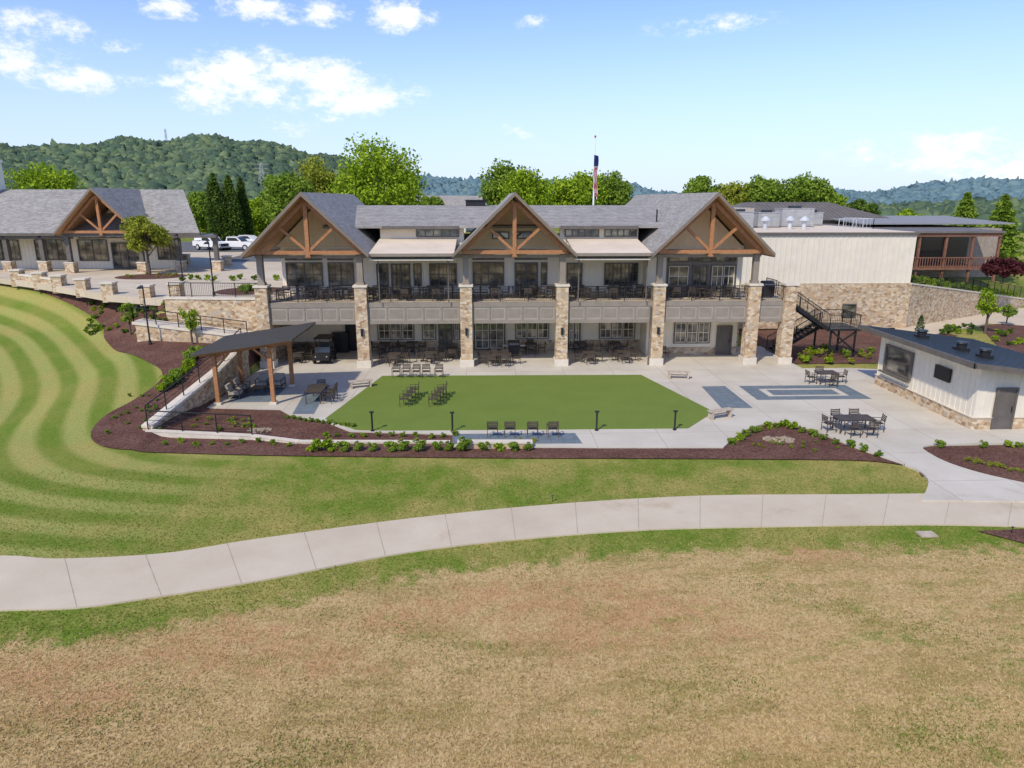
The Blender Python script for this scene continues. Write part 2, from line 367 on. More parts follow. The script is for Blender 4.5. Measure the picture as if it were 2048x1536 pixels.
def slab(name,P,zt,zb,mats,parent=None):
    P=[tuple(p[:2]) for p in P]; n=len(P)
    r=delaunay_2d_cdt([Vector(p) for p in P],[(i,(i+1)%n) for i in range(n)],[list(range(n))],1,1e-5)
    mb=MB(); V=[tuple(p) for p in r[0]]
    for f in r[2]: mb.face([(V[i][0],V[i][1],zt) for i in f])
    for i in range(n):
        a=P[i];b=P[(i+1)%n]; mb.face([(*a,zb),(*b,zb),(*b,zt),(*a,zt)])
    me_=bpy.data.meshes.new(name); me_.from_pydata(mb.v,[],mb.f); me_.materials.append(mats)
    import bmesh
    bm=bmesh.new();bm.from_mesh(me_);bmesh.ops.remove_doubles(bm,verts=bm.verts,dist=1e-4);bmesh.ops.recalc_face_normals(bm,faces=bm.faces)
    up_=sum(f.normal.z*f.calc_area() for f in bm.faces)
    if up_<0: bmesh.ops.reverse_faces(bm,faces=bm.faces)
    bm.to_mesh(me_);bm.free()
    o=bpy.data.objects.new(name,me_);C.objects.link(o);W[o.name]=Vector((0,0,0))
    if parent: o.parent=parent;o.location=-W[parent.name]
    return o
g=lambda L,z=0:[G(*p,z) for p in L]
patioP=[(-18.1,55.5),(-18.1,44.4),(-18.2,39.4)]+g([(560,818),(585,832),(650,842),(700,862),(905,868),(905,892),(1200,894),(1447,894)])+smoothpoly(g([(1447,894),(1475,870),(1510,852),(1560,845),(1620,858),(1700,890),(1765,913),(1830,936),(1857,962),(1842,1000)]),4)[1:]+g([(2200,1003),(2200,990),(2048,965)])+smoothpoly(g([(2048,965),(1960,945),(1890,922),(1850,900),(1848,893),(1870,889)]),4)[1:]+g([(1960,886),(2200,886)])+[(33,33),(33,45),(24,47.8),(20.5,47.8),(20.5,55.5)]
struct(slab('patio',patioP,0,-.3,patiom))
# cart path
n=90
def resamp(P,n):
    P=np.array(P);d=np.r_[0,np.cumsum(np.hypot(*np.diff(P,axis=0).T))];s=np.linspace(0,d[-1],n);return np.stack([np.interp(s,d,P[:,0]),np.interp(s,d,P[:,1])],1)
A=resamp(PT_,n);B=resamp(PB_,n); mb=MB()
for i in range(n-1):
    mb.face([(*B[i],-.06),(*B[i+1],-.06),(*A[i+1],-.06),(*A[i],-.06)])
    mb.face([(*B[i],-.16),(*B[i+1],-.16),(*B[i+1],-.06),(*B[i],-.06)]); mb.face([(*A[i],-.16),(*A[i+1],-.16),(*A[i+1],-.06),(*A[i],-.06)])
for i in range(2,n-2,5):
    t=(B[i+1]-B[i]);t=t/np.hypot(*t)*.011
    mb.face([(*(B[i]-t),-.054),(*(B[i]+t),-.054),(*(A[i]+t),-.054),(*(A[i]-t),-.054)],1)
struct(make('cart_path',mb,[pathm,jointm]))
# turf & pavers
turfP=g([(765,752),(1282,750),(1428,824),(1376,857)])+smoothpoly(g([(1376,857),(1000,860),(745,861),(700,856),(650,838)]),5)[1:]
struct(slab('turf_lawn',turfP,.02,-.1,turf))
def qd(P,z=.006): mbx=MB(); mbx.face([(p[0],p[1],z) for p in P]); return mbx
for k_,P in enumerate([[(1403,773),(1450,772),(1506,816),(1443,816)],[(905,868),(1150,866),(1165,887),(905,888)],[(478,777),(567,777),(545,807),(455,807)],[(618,770),(660,770),(628,828),(585,828)]]):
    if k_==2: P=[(-17.4,40.4,0),(-14.8,40.4,0),(-14.8,43.7,0),(-17.4,43.7,0)]
    else: P=g(P)
    struct(make('paver_paving',qd(P),paver))
p0=G(1475,772);p1=G(1690,772);p2=G(1752,800);p3=G(1515,800)
x0=p3[0];x1=(p1[0]+p2[0])/2;y1=p0[1];y0=p3[1]; mb=MB()
for a,b,c,d in [(x0,x1,y1-.75,y1),(x0,x1,y0,y0+.75),(x0,x0+1,y0+.75,y1-.75),(x1-1.,x1,y0+.75,y1-.75),(x0+1.4,x1-1.4,y0+1.05,y1-1.05)]:
    mb.face([(a,c,.006),(b,c,.006),(b,d,.006),(a,d,.006)])
struct(make('paver_paving',mb,paver))
# upper plaza, drive, right bed
plz=[(-17.7,50.3),(-24.5,51.2),(-30.8,54.3),(-36,58.5),(-42,63.3),(-48,67.5),(-62,77),(-62,100),(-18,100),(-17.7,64)]
struct(slab('entry_plaza',plz,4.6,4.1,plazam))
struct(slab('parking_lot',[(-34,84),(-12,84),(-12,125),(-75,125),(-75,101),(-34,101)],4.62,4.3,asph))
drv=g([(1790,640),(1816,632)])+[(58,75.5),(75,85),(75,60),(60,58)]+g([(1980,645),(1870,668),(1790,668)])
struct(slab('driveway',drv,.0,-.2,pathm))
drape('mulch_bed',[(20.7,49.5),(29.5,49.5),(33,55),(40,60),(37,63.4),(20.7,63.4)],.05,mulch,1.)
drape('mulch_bed',g([(1960,650),(2048,640),(2200,640),(2200,735),(2048,712),(1995,690)]),.05,mulch,1.)
drape('mulch_bed',g([(1840,890),(2200,884),(2200,995),(2048,968),(1960,948),(1880,922)]),.05,mulch,1.)
drape('mulch_bed',g([(1955,1058),(2048,1054),(2200,1060),(2200,1110),(2048,1082)]),.05,mulch,1.)
def rocks(px,py,r,n):
    c0=G(px,py);mb=MB()
    for i in range(n):
        a=random.random()*6.28;q=r*math.sqrt(random.random());x=c0[0]+q*math.cos(a);y=c0[1]+.6*q*math.sin(a);s=random.uniform(.05,.13)
        mb.cyl((x,y,-.08),(x+random.uniform(-.02,.02),y,-.06+s*.7),s,s*.55,n=6)
    o=make('rock_bed',mb,pebble);o['kind']='stuff';o['label']='small natural stones clustered in the mulch bed';o['category']='rocks'
rocks(1558,878,.8,60);rocks(520,859,.6,40);rocks(600,882,.4,20)
# ---------------- building helpers
def mp_(face,posn):
    if face=='y': return lambda u,d,z:(u,posn-d,z)
    return lambda u,d,z:(posn-d,u,z)
def fbox(mb,T,u0,u1,d0,d1,z0,z1,m=0):
    mb.prism([T(u0,d0,z0),T(u0,d1,z0),T(u1,d1,z0),T(u1,d0,z0)],(0,0,z1-z0),m)
def win(par,u0,u1,z0,z1,posn,nx=2,nz=1,face='y',name='window',fr=.08,mt=None,mun=True,lt=False):
    T=mp_(face,posn); f=MB();mi=1 if lt else 0
    for a,b,c,d in((u0,u0+fr,z0,z1),(u1-fr,u1,z0,z1),(u0+fr,u1-fr,z0,z0+fr),(u0+fr,u1-fr,z1-fr,z1)): fbox(f,T,a,b,.005,.12,c,d)
    w=(u1-u0-2*fr)/nx
    for i in range(1,nx): fbox(f,T,u0+fr+w*i-fr/2,u0+fr+w*i+fr/2,.005,.11,z0+fr,z1-fr)
    if lt:
        for i in range(nx):
            a=u0+fr+w*i+(fr/2 if i else 0);b=u0+fr+w*(i+1)-(fr/2 if i<nx-1 else 0);c=z0+fr;d=z1-fr;s=.05
            for e_ in((a,a+s,c,d),(b-s,b,c,d),(a+s,b-s,c,c+s),(a+s,b-s,d-s,d)): fbox(f,T,e_[0],e_[1],.042,.085,e_[2],e_[3],1)
    if mun:
        for i in range(nx): fbox(f,T,u0+fr+w*(i+.5)-.018,u0+fr+w*(i+.5)+.018,.045,.07,z0+fr,z1-fr,mi)
    for j in range(1,nz):
        zz=z0+(z1-z0)*j/nz; fbox(f,T,u0+fr,u1-fr,.046,.072,zz-.022,zz+.022,mi)
    o=make(name,f,[mt or trim,cream],par)
    g_=MB(); fbox(g_,T,u0+fr*.5,u1-fr*.5,.004,.04,z0+fr*.5,z1-fr*.5); make('pane',g_,glass,o); return o
def door(par,u0,u1,z0,z1,posn,face='y',glassy=False,mt=None,lt=False):
    if glassy: 
        o=win(par,u0,u1,z0,z1,posn,2,3,face,'door',.12,lt=lt)
    else:
        T=mp_(face,posn);f=MB()
        for a,b,c,d in((u0-.1,u0,z0,z1+.1),(u1,u1+.1,z0,z1+.1),(u0,u1,z1,z1+.1)): fbox(f,T,a,b,.003,.1,c,d)
        fbox(f,T,u0,u1,.003,.05,z0,z1); o=make('door',f,mt or trim,par)
        o['label']='plain charcoal service door'
    T=mp_(face,posn);f=MB();hx=u1-.14 if not glassy else (u0+u1)/2+.07
    fbox(f,T,hx-.02,hx+.02,.12,.16,z0+.95,z0+1.25); make('handle',f,blackm,o); return o
def boards(mb,T,u0,u1,z0,z1,th=.2,sp=.42,pr=.025,bw=.022):
    fbox(mb,T,u0,u1,-th,0,z0,z1); n=int((u1-u0)/sp)
    for i in range(n+1):
        u=u0+.05+(u1-u0-.1)*i/max(1,n); fbox(mb,T,u-bw,u+bw,0,pr,z0,z1)
def gwall(par,cx_,yw,zb,hw,sl):
    mb=MB();mb.prism([(cx_-hw,yw,zb),(cx_+hw,yw,zb),(cx_,yw,zb+hw*sl)],(0,.2,0));T=mp_('y',yw)
    n=int(hw/.42)
    for i in range(-n,n+1):
        u=cx_+i*.42;zt=zb+(hw-abs(u-cx_)-.03)*sl
        if zt>zb+.15: fbox(mb,T,u-.022,u+.022,0,.025,zb,zt)
    make('gable_wall',mb,infill,par)
def railmesh(pts,hh=1.05,sp=.13,post=1.8,cable=False):
    mb=MB()
    for a,b in zip(pts[:-1],pts[1:]):
        a=Vector(a);b=Vector(b);L=(b-a).length;U=Vector((0,0,1))
        mb.beam(a+U*hh,b+U*hh,.05,.05); 
        if cable:
            for q in(.25,.5,.75): mb.beam(a+U*hh*q,b+U*hh*q,.02,.02)
        else:
            mb.beam(a+U*.1,b+U*.1,.03,.03); n=int(L/sp)
            for i in range(1,n): p=a+(b-a)*i/n; mb.beam(p+U*.1,p+U*hh,.014,.014)
        n=max(1,round(L/post))
        for i in range(n+1): p=a+(b-a)*i/n; mb.beam(p,p+U*(hh+.03),.05,.05)
    return mb
# ---------------- clubhouse
CH=empty('clubhouse',(0,60,0)); tag(CH,'two storey clubhouse with three timber gables and stone columns','clubhouse')
cols=[-17.6,-10.75,-3.4,3.4,10.3,17.15,19.75]; GX=[-14.1,0.,13.65]
for i,x in enumerate(cols):
    mb=MB(); mb.box(x-.42,x+.42,49.1,49.95,.5 if i else 0,5.72,0); mb.box(x-.5,x+.5,49.05,50.05,0,.5,1); mb.box(x-.50,x+.50,49.03,50.03,5.72,5.86,1)
    make('stone_column',mb,[stone,lime],CH)
for x in cols[:6]:
    mb=MB().box(x-.2,x+.2,49.35,49.75,5.86,8.0); mb.box(x-.26,x+.26,49.29,49.81,5.86,6.05); mb.box(x-.26,x+.26,49.29,49.81,7.75,7.9); make('post',mb,fasc,CH)
deck=MB().box(-18.05,20.2,49.45,54.9,4.3,4.6); make('deck',deck,plazam,CH)
for i in range(6):
    a=cols[i]+.42;b=cols[i+1]-.42; mb=MB(); mb.box(a,b,49.30,49.44,4.28,4.62,0);mb.box(a,b,49.34,49.44,3.35,4.28,1);mb.box(a,b,49.30,49.44,3.1,3.35,0)
    n=5 if b-a>4 else 1
    for j in range(n+1):
        u=a+.06+(b-a-.12)*j/n; mb.box(u-.06,u+.06,49.30,49.34,3.35,4.28,0)
    for j in range(n):
        u=a+.06+(b-a-.12)*j/n; w=(b-a-.12)/n
        mb.box(u+.16,u+w-.16,49.325,49.34,3.5,4.13,2)
    make('fascia_panel',mb,[fasc,rim,fasc],CH)
    make('railing',railmesh([(a,49.5,4.62),(b,49.5,4.62)]),blackm,CH)
make('railing',railmesh([(20.15,50.0,4.62),(20.15,51.4,4.62)]),blackm,CH)
make('railing',railmesh([(20.15,52.8,4.62),(20.15,54.8,4.62)]),blackm,CH)
mb=MB().box(-17.2,20.1,49.5,54.8,3.2,3.3); make('ceiling',mb,cream,CH)
# upper wall
YR=52.6
mb=MB(); boards(mb,mp_('y',54.),-17.4,10.3,4.6,8.2); boards(mb,mp_('y',YR),10.3,17.2,4.6,8.2)
boards(mb,mp_('y',54.),-9.9,-3.62,8.2,9.6);boards(mb,mp_('y',54.),3.62,9.6,8.2,9.6)
mb.box(-17.4,-17.2,54.2,75,4.6,8.2);mb.box(17.2,17.4,52.8,75,0,8.3);mb.box(-17.4,17.4,74.8,75,4.6,8.2);mb.box(10.1,10.3,52.6,53.98,4.6,8.2)
make('wall',mb,cream,CH)
for cx_,yw in zip(GX,(53.99,53.99,YR-.01)): gwall(CH,cx_,yw,8.21,3.6,.965)
mb=MB(); T=mp_('y',55.); boards(mb,T,-17.4,10.4,0.75,3.2); T2=mp_('y',52.6); boards(mb,T2,10.5,17.19,.6,3.2); mb.box(10.3,10.5,52.6,55.3,0,3.2)
make('wall',mb,cream,CH)
mb=MB(); mb.box(-17.4,10.3,54.9,55.2,0,.75);mb.box(10.5,17.3,52.52,52.79,0,.6);mb.box(17.42,17.6,53,63.4,0,4.2); make('stone_wainscot',mb,stone,CH)
def tier(u0,u1,n,z0=5.25,z1=7.05,tr=True):
    win(CH,u0,u1,z0,z1,54.-.03,n,2)
    if tr: win(CH,u0,u1,7.2,7.95,54.-.03,n,1)
tier(-17.1,-14.35,2);tier(-13.95,-12.0,2)
door(CH,-9.2,-7.75,4.62,6.95,53.97,glassy=True); win(CH,-10.3,-9.4,5.25,6.95,53.97,1,2);win(CH,-7.5,-6.9,5.25,6.95,53.97,1,2);tier(-6.3,-4.2,3,5.25,6.95,False)
tier(-3.0,-.6,2);door(CH,.2,2.0,4.62,7.0,53.97,glassy=True);win(CH,.2,2.7,7.2,7.95,53.97,3,1);win(CH,2.2,2.7,5.25,7.0,53.97,1,2)
win(CH,4.2,5.4,5.25,6.95,53.97,1,2);tier(7.1,9.7,4,5.25,6.95,False)
mb=MB();T=mp_('y',YR-.03);fbox(mb,T,11.55,16.9,0,.02,4.62,8.05);make('window_surround',mb,fasc,CH)
q=YR-.06
win(CH,11.65,13.3,5.2,6.9,q,1,2,lt=True);door(CH,13.5,14.7,4.62,6.9,q,glassy=True);win(CH,14.9,16.8,5.2,6.9,q,2,2,lt=True)
for a in(11.65,13.4,15.15): win(CH,a,a+1.6,7.1,7.95,q,1,1)
win(CH,-1.5,-.2,8.75,9.3,53.95,1,1);win(CH,.2,1.5,8.75,9.3,53.95,1,1)
for a,b in((-7.2,-4.0),(4.0,6.6),(7.0,9.5)): win(CH,a,b,8.9,9.5,53.97,5,1,mun=False)
win(CH,-10.6,-7.7,.85,2.35,54.97,3,2,lt=True);win(CH,-7.1,-6.0,.85,2.3,54.97,1,2,lt=True);door(CH,-5.8,-4.7,0.02,2.3,54.88,glassy=True);win(CH,-4.6,-4.1,.85,2.3,54.97,1,2,lt=True)
door(CH,-3.0,-.5,0.02,2.4,54.88,glassy=True,lt=True);win(CH,.3,3.0,.85,2.35,54.97,3,2,lt=True);door(CH,4.5,5.5,0.02,2.3,54.88,glassy=True,lt=True);win(CH,7.0,9.9,.85,2.35,54.97,3,2,lt=True)
win(CH,12.4,15.2,.9,2.6,52.57,3,2,lt=True);door(CH,15.8,16.8,0.02,2.2,52.48);door(CH,-13.0,-12.3,.02,2.2,54.88,mt=blackm)
# roofs
def gable(par,cx_,y0,y1,hw,za,ze,th=.28,mats=shing,ysoff=54.):
    mb=MB()
    for s in(-1,1):
        mb.prism([(cx_,y0,za),(cx_,y1,za),(cx_+s*hw,y1,ze),(cx_+s*hw,y0,ze)],(0,0,-.16))
    make('roof',mb,mats,par)
    mb=MB()
    for s in(-1,1):
        mb.prism([(cx_,y0-.06,za+.03),(cx_+s*(hw+.04),y0-.06,ze+.01),(cx_+s*(hw+.04),y0-.06,ze-.24),(cx_,y0-.06,za-.24)],(0,.055,0))
        mb.box(cx_+s*hw-.05 if s<0 else cx_+hw-.03,cx_+s*hw+.03 if s<0 else cx_+hw+.05,y0,y1,ze-.26,ze-.02)
    make('barge_board',mb,bargem,par)
    mb=MB()
    for s in(-1,1):
        mb.prism([(cx_,y0+.02,za-.17),(cx_,ysoff,za-.17),(cx_+s*(hw-.05),ysoff,ze-.13),(cx_+s*(hw-.05),y0+.02,ze-.13)],(0,0,-.05))
    make('soffit',mb,soff,par)
def truss(par,cx_,y,hw,zb,za):
    mb=MB(); sl=(za-zb)/hw
    mb.box(cx_-hw+.15,cx_+hw-.15,y-.13,y+.13,zb,zb+.25)
    for s in(-1,1):
        mb.beam((cx_+s*.12,y,za-.35),(cx_+s*(hw-.2),y,zb+.15),.22,.24)
        mb.beam((cx_+s*.1,y+.01,zb+.25),(cx_+s*hw*.47,y+.01,zb+.25+(za-zb)*.40),.18,.18)
    mb.box(cx_-.13,cx_+.13,y-.15,y+.15,zb-.12,za-.3)
    mb.box(cx_-.18,cx_+.18,y-.19,y+.19,zb-.2,zb-.1)
    make('gable_truss',mb,wood,par)
for i,(cx_,y1) in enumerate(zip(GX,(67,60.5,75))):
    gable(CH,cx_,48.1,y1,4.2,12.1,8.05,ysoff=54 if i<2 else YR); truss(CH,cx_,49.0,3.75,8.0,11.75)
for s0,s1 in((-9.95,-4.15),(4.15,9.5)):
    mb=MB();mb.prism([(s0,48.5,8.05),(s1,48.5,8.05),(s1,53.95,8.78),(s0,53.95,8.78)],(0,0,-.10));make('porch_roof',mb,membrane,CH)
for s0,s1 in((-9.9,-4.2),(4.2,9.45)): make('gutter',MB().box(s0,s1,48.40,48.49,7.88,8.08),fasc,CH)
mb=MB().box(-17.3,17.0,49.4,49.7,7.7,7.95);make('porch_beam',mb,fasc,CH)
for a,b in((-9.9,-4.2),(4.2,9.4)): make('ceiling',MB().box(a,b,48.6,53.9,7.6,7.68),cream,CH)
mb=MB();mb.prism([(-14,53.3,9.72),(13.6,53.3,9.72),(13.6,63,11.15),(-14,63,11.15)],(0,0,-.15));mb.prism([(-14,63,11.15),(13.6,63,11.15),(13.6,75,9.4),(-14,75,9.4)],(0,0,-.15));make('roof',mb,shing,CH)
for a,b in((-9.6,-4),(3.6,9.4)): make('gutter',MB().box(a,b,53.18,53.29,9.5,9.74),trim,CH)
for x in(-9.4,-4.6,4.5,9.3,): make('downspout',MB().cyl((x,49.05,4.65),(x,49.05,7.8),.045),trim,CH)
make('downspout',MB().cyl((11.2,52.4,0),(11.2,52.4,3.1),.05),trim,CH);make('downspout',MB().cyl((9.72,49.2,0),(9.72,49.2,4.3),.05),trim,CH)
mb=MB().box(-3.7,-2.0,62.5,64,11.0,11.55);mb.box(-3.8,-1.9,62.4,64.1,11.55,11.62);make('roof_vent',mb,blackm,CH)
mb=MB().cyl((11.2,55,9.9),(11.2,55,10.9),.06);make('vent_pipe',mb,blackm,CH)
for x in(-10.75,-3.4,3.4,10.3):
    mb=MB().box(x-.08,x+.08,48.93,49.09,2.3,2.75);mb.box(x-.1,x+.1,48.91,49.09,2.75,2.8);make('wall_lantern',mb,blackm,CH)
# ---------------- stair
ST=empty('staircase',(23,52.5,0));tag(ST,'black steel exterior staircase with landing beside the deck','staircase')
def flight(a,b,w,n):
    a=Vector(a);b=Vector(b);mb=MB()
    for s in(0,w): mb.beam(a+Vector((0,s,-.1)),b+Vector((0,s,-.1)),.05,.28)
    for i in range(n): p=a+(b-a)*(i+.5)/n; mb.box(p.x-.15,p.x+.15,p.y+.03,p.y+w-.03,p.z-.03,p.z+.02)
    return mb
make('flight',flight((20.25,51.5,4.6),(24.0,51.5,2.15),1.2,14),blackm,ST);make('flight',flight((23.9,53.0,2.1),(20.4,53.0,0),1.2,12),blackm,ST)
make('railing',railmesh([(20.25,51.5,4.6),(24.0,51.5,2.2),(26.3,51.5,2.2),(26.3,54.2,2.2),(24,54.2,2.2)],1.0),blackm,ST)
make('railing',railmesh([(24,54.2,2.2),(20.4,54.2,0.05)],1.0),blackm,ST);make('railing',railmesh([(23.9,53.0,2.15),(20.4,53.0,.05)],1.0),blackm,ST);make('railing',railmesh([(20.25,52.7,4.6),(23.9,52.7,2.2)],1.0),blackm,ST)
make('landing',MB().box(23.9,26.4,51.4,54.3,2.0,2.16),blackm,ST)
mb=MB()
for x,y in((24.2,51.6),(26.1,51.6),(24.2,54.1),(26.1,54.1)): mb.beam((x,y,-.1),(x,y,2.0),.12,.12)
mb.beam((24.2,51.6,2.0),(26.8,51.6,-.1),.12,.12);mb.beam((26.1,51.6,1.9),(23.4,51.6,-.1),.1,.1)
make('support_frame',mb,blackm,ST)
# ---------------- wing
WG=empty('event_wing',(27,75,0));tag(WG,'flat roofed white board and batten wing on a tall stone base','building')
T=mp_('y',63.7);mb=MB();boards(mb,T,17.7,37.2,4.15,8.55,.3,.5,.05,.035);mb.box(36.9,37.2,64.0,92,4.15,8.55);mb.box(17.7,18,64,92,4.15,8.55);make('wall',mb,white,WG)
mb=MB().box(17.62,37.3,63.55,64.2,0,4.12);mb.box(36.8,37.3,64.2,92,0,4.12);make('stone_base',mb,stone,WG)
mb=MB().box(17.6,37.35,63.5,92.2,8.56,8.75);make('parapet',mb,trim,WG)
make('roof',MB().box(17.8,37.1,63.9,92,8.752,8.8),membrane,WG)
win(WG,31.0,32.3,1.1,2.3,63.53,1,1)
def unit(x,y,w,d,hh,lab,mt=greym):
    z=8.8;mb=MB().box(x-w/2,x+w/2,y-d/2,y+d/2,z+.15,z+hh);mb.box(x-w/2-.05,x+w/2+.05,y-d/2-.05,y+d/2+.05,z+hh,z+hh+.06);mb.box(x-w/2+.1,x+w/2-.1,y-d/2+.1,y+d/2-.1,z,z+.15)
    for i in range(6): mb.box(x-w/2+.1,x+w/2-.1,y-d/2-.02,y-d/2,z+.3+i*(hh-.4)/6,z+.33+i*(hh-.4)/6)
    o=empty('air_conditioning_unit',(x,y,z));make('casing',mb,mt,o)
    make('fan_cowl',MB().cyl((x,y,z+hh+.06),(x,y,z+hh+.3),min(w,d)*.35,n=14),darkmetal,o)
    tag(o,lab,'air conditioner','rooftop equipment')
for a in((21,70,1.8,1.5,1.3),(24,73,2.4,1.6,1.6),(27.2,74,2.2,1.6,1.5),(31,76,3.4,2,1.9),(34.6,80,2,2,1.4)): unit(*a,'grey rooftop air handling unit on flat roof')
for x,y in((19,67),(20,68),(22.4,69),(25.6,70),(28.5,71),(29.5,70)):
    mb=MB().cyl((x,y,8.8),(x,y,9.6),.22,n=10).cyl((x,y,9.6),(x,y,9.75),.48,n=12).cyl((x,y,9.75),(x,y,10.05),.45,.12,n=12)
    tag(make('exhaust_fan',mb,galv),'galvanised mushroom exhaust fan on flat roof','roof vent','rooftop equipment')
rl=railmesh([(33,70,8.8),(36.5,70,8.8),(36.5,76,8.8)],1.0,.6);tag(make('roof_guard_rail',rl,galv),'galvanised guard rail on flat roof','railing')
o=empty('rear_building',(34,100,4.4));tag(o,'low grey block building with bronze metal hip roof','building')
make('wall',MB().box(22,33,93,106,4.4,10.6).box(33.01,52,95,108,4.4,9.2),M('tan_block',(.38,.34,.28)),o)
mb=MB();e=[(29,94.0,9.0),(53,94,9.0),(53,110,9.0),(29,110,9.0)];r0=(35,102,11.3);r1=(47,102,11.3)
mb.face([e[0],e[1],r1,r0]);mb.face([e[1],e[2],r1]);mb.face([e[2],e[3],r0,r1]);mb.face([e[3],e[0],r0]);mb.face(e)
for i in range(38):
    x=29.6+i*.62; a=(x-29)/6 if x<35 else (1 if x<47 else (53-x)/6)
    if a>.05: mb.beam((x,94,9.03),(x,94+8*a,9.03+2.3*a),.05,.05)
make('roof',mb,bronze,o)
o=empty('cupola_pavilion',(30,112,9));tag(o,'small wooden cupola with pointed roof','cupola')
make('lantern',MB().box(29.2,30.8,111.2,112.8,9,10.9),benchm,o);mb=MB();
mb.face([(28.9,110.9,10.9),(31.1,110.9,10.9),(30,112,12.3)]);mb.face([(31.1,110.9,10.9),(31.1,113.1,10.9),(30,112,12.3)]);mb.face([(31.1,113.1,10.9),(28.9,113.1,10.9),(30,112,12.3)]);mb.face([(28.9,113.1,10.9),(28.9,110.9,10.9),(30,112,12.3)]);mb.cyl((30,112,12.2),(30,112,13),.05,n=6);make('roof',mb,bronze,o)
# red deck building
RB=empty('porch_building',(48,88,3.5));tag(RB,'low building with red timber porch and flat metal roof','building')
mb=MB().box(42,60,84,98,2.5,8.3);make('wall',mb,M('brown_siding',(.30,.25,.20)),RB)
mb=MB().prism([(40.5,78.5,8.0),(56.5,78.5,8.0),(56.5,99,8.45),(40.5,99,8.45)],(0,0,.2));make('roof',mb,bronze,RB)
mb=MB().prism([(44,86,8.7),(63,86,8.7),(63,100,9.3),(44,100,9.3)],(0,0,.15));make('roof',mb,roofgrey,RB)
mb=MB()
for x in np.linspace(40.8,56.2,6): mb.box(x-.12,x+.12,78.8,79.04,2.5,8.0)
for y in(82,): mb.box(40.7,40.94,y,y+.24,2.5,8)
mb.box(40.7,56.3,78.7,78.78,5.2,5.32);mb.box(40.7,56.3,78.6,84,3.9,4.1);mb.box(40.7,56.3,78.7,78.78,7.6,8.)
for x in np.arange(40.9,56.2,.3): mb.box(x,x+.08,78.72,78.77,4.1,5.2)
make('porch',mb,redwood,RB)
make('screen',MB().box(41.0,56,83.8,83.95,4.1,7.9),lightglass,RB)
def wallrun(pts,th=.5,cap=True,label='stone retaining wall',par=None,mats=None,ct=.14):
    mb=MB()
    for (a,za0,za),(b,zb0,zb) in zip(pts[:-1],pts[1:]):
        a=Vector(a);b=Vector(b);t=(b-a).normalized();nrm=Vector((-t.y,t.x))*th/2;n2=nrm*1.22
        for q,m_ in((nrm,0),(n2,1)):
            if m_==0: P=[(*(a+q),za0),(*(a-q),za0),(*(a-q),za),(*(a+q),za)];Q=[(*(b+q),zb0),(*(b-q),zb0),(*(b-q),zb),(*(b+q),zb)]
            else:
                if not cap: continue
                P=[(*(a+q),za+.002),(*(a-q),za+.002),(*(a-q),za+ct),(*(a+q),za+ct)];Q=[(*(b+q),zb+.002),(*(b-q),zb+.002),(*(b-q),zb+ct),(*(b+q),zb+ct)]
            k0=len(mb.v);mb.v+=P+Q;mb.f+=[[k0,k0+1,k0+2,k0+3],[k0+7,k0+6,k0+5,k0+4]]+[[k0+i,k0+4+i,k0+4+(i+1)%4,k0+(i+1)%4] for i in range(4)];mb.m+=[m_]*6
    o=make('retaining_wall',mb,mats or [stone,lime],par)
    if not par: tag(o,label,'wall')
    return o
wallrun([((37.2,63.9),-.2,4.05),((48,70.3),-.2,2.4),((60,77.5),-.2,.5)],label='long stone retaining wall tapering along the driveway')
tag(make('boundary_fence',railmesh([(38,64.6,4.1),(48.5,71.2,2.5),(60,78.3,.7)],1.2,.16),blackm),'black metal fence on the retaining wall','fence')
c0=G(1806,636);mb=MB().cyl((*c0,0),(*c0,.6),.13,n=10).cyl((*c0,.6),(*c0,.78),.15,.05,n=10).cyl((c0[0]-.22,c0[1],.45),(c0[0]+.22,c0[1],.45),.06)
tag(make('fire_hydrant',mb,redp),'red fire hydrant by the driveway','fire hydrant')
# ---------------- kiosk
KB=empty('snack_kiosk',(26,38.5,0));tag(KB,'white kiosk with stone base and dark mono-pitch roof','kiosk')
kx0,kx1,ky0,ky1=23.35,29.0,34.0,43.3
rz=lambda x:3.75-.13*(x-22.3)
mb=MB();T=mp_('x',kx0);boards(mb,T,ky0+.2,ky1,.62,rz(kx0)-.2,.2,.42)
T=mp_('y',ky0)
n=13
for i in range(n):
    a=kx0+(kx1-kx0)*i/n;b=kx0+(kx1-kx0)*(i+1)/n
    mb.prism([(a,ky0,.62),(b,ky0,.62),(b,ky0,rz(b)-.2),(a,ky0,rz(a)-.2)],(0,.2,0)); fbox(mb,T,a+.005,a+.05,.001,.025,.62,rz(a)-.22)
mb.box(kx1-.2,kx1,ky0+.2,ky1,.0,rz(kx1)-.2);mb.box(kx0+.2,kx1-.2,ky1-.2,ky1,0,rz(kx1)-.2)
make('wall',mb,white,KB)
dx0,dx1=24.42,25.35
mb=MB().box(kx0-.06,kx0+.2,ky0-.06,ky1+.05,0,.6).box(kx0+.2,dx0-.1,ky0-.06,ky0+.2,0,.6).box(dx1+.1,kx1,ky0-.06,ky0+.2,0,.6);make('stone_base',mb,stone,KB)
mb=MB().box(kx0-.1,kx0+.1,ky0-.1,ky1+.08,.602,.66).box(kx0+.1,dx0-.1,ky0-.1,ky0+.1,.602,.66).box(dx1+.1,kx1,ky0-.1,ky0+.1,.602,.66);make('sill',mb,lime,KB)
mb=MB();mb.prism([(22.3,33.0,rz(22.3)),(30,33.0,rz(30)),(30,44.2,rz(30)),(22.3,44.2,rz(22.3))],(0,0,-.1))
for y in np.arange(33.2,44.2,.45): mb.beam((22.3,y,rz(22.3)+.015),(30,y,rz(30)+.015),.03,.03)
make('roof',mb,darkmetal,KB)
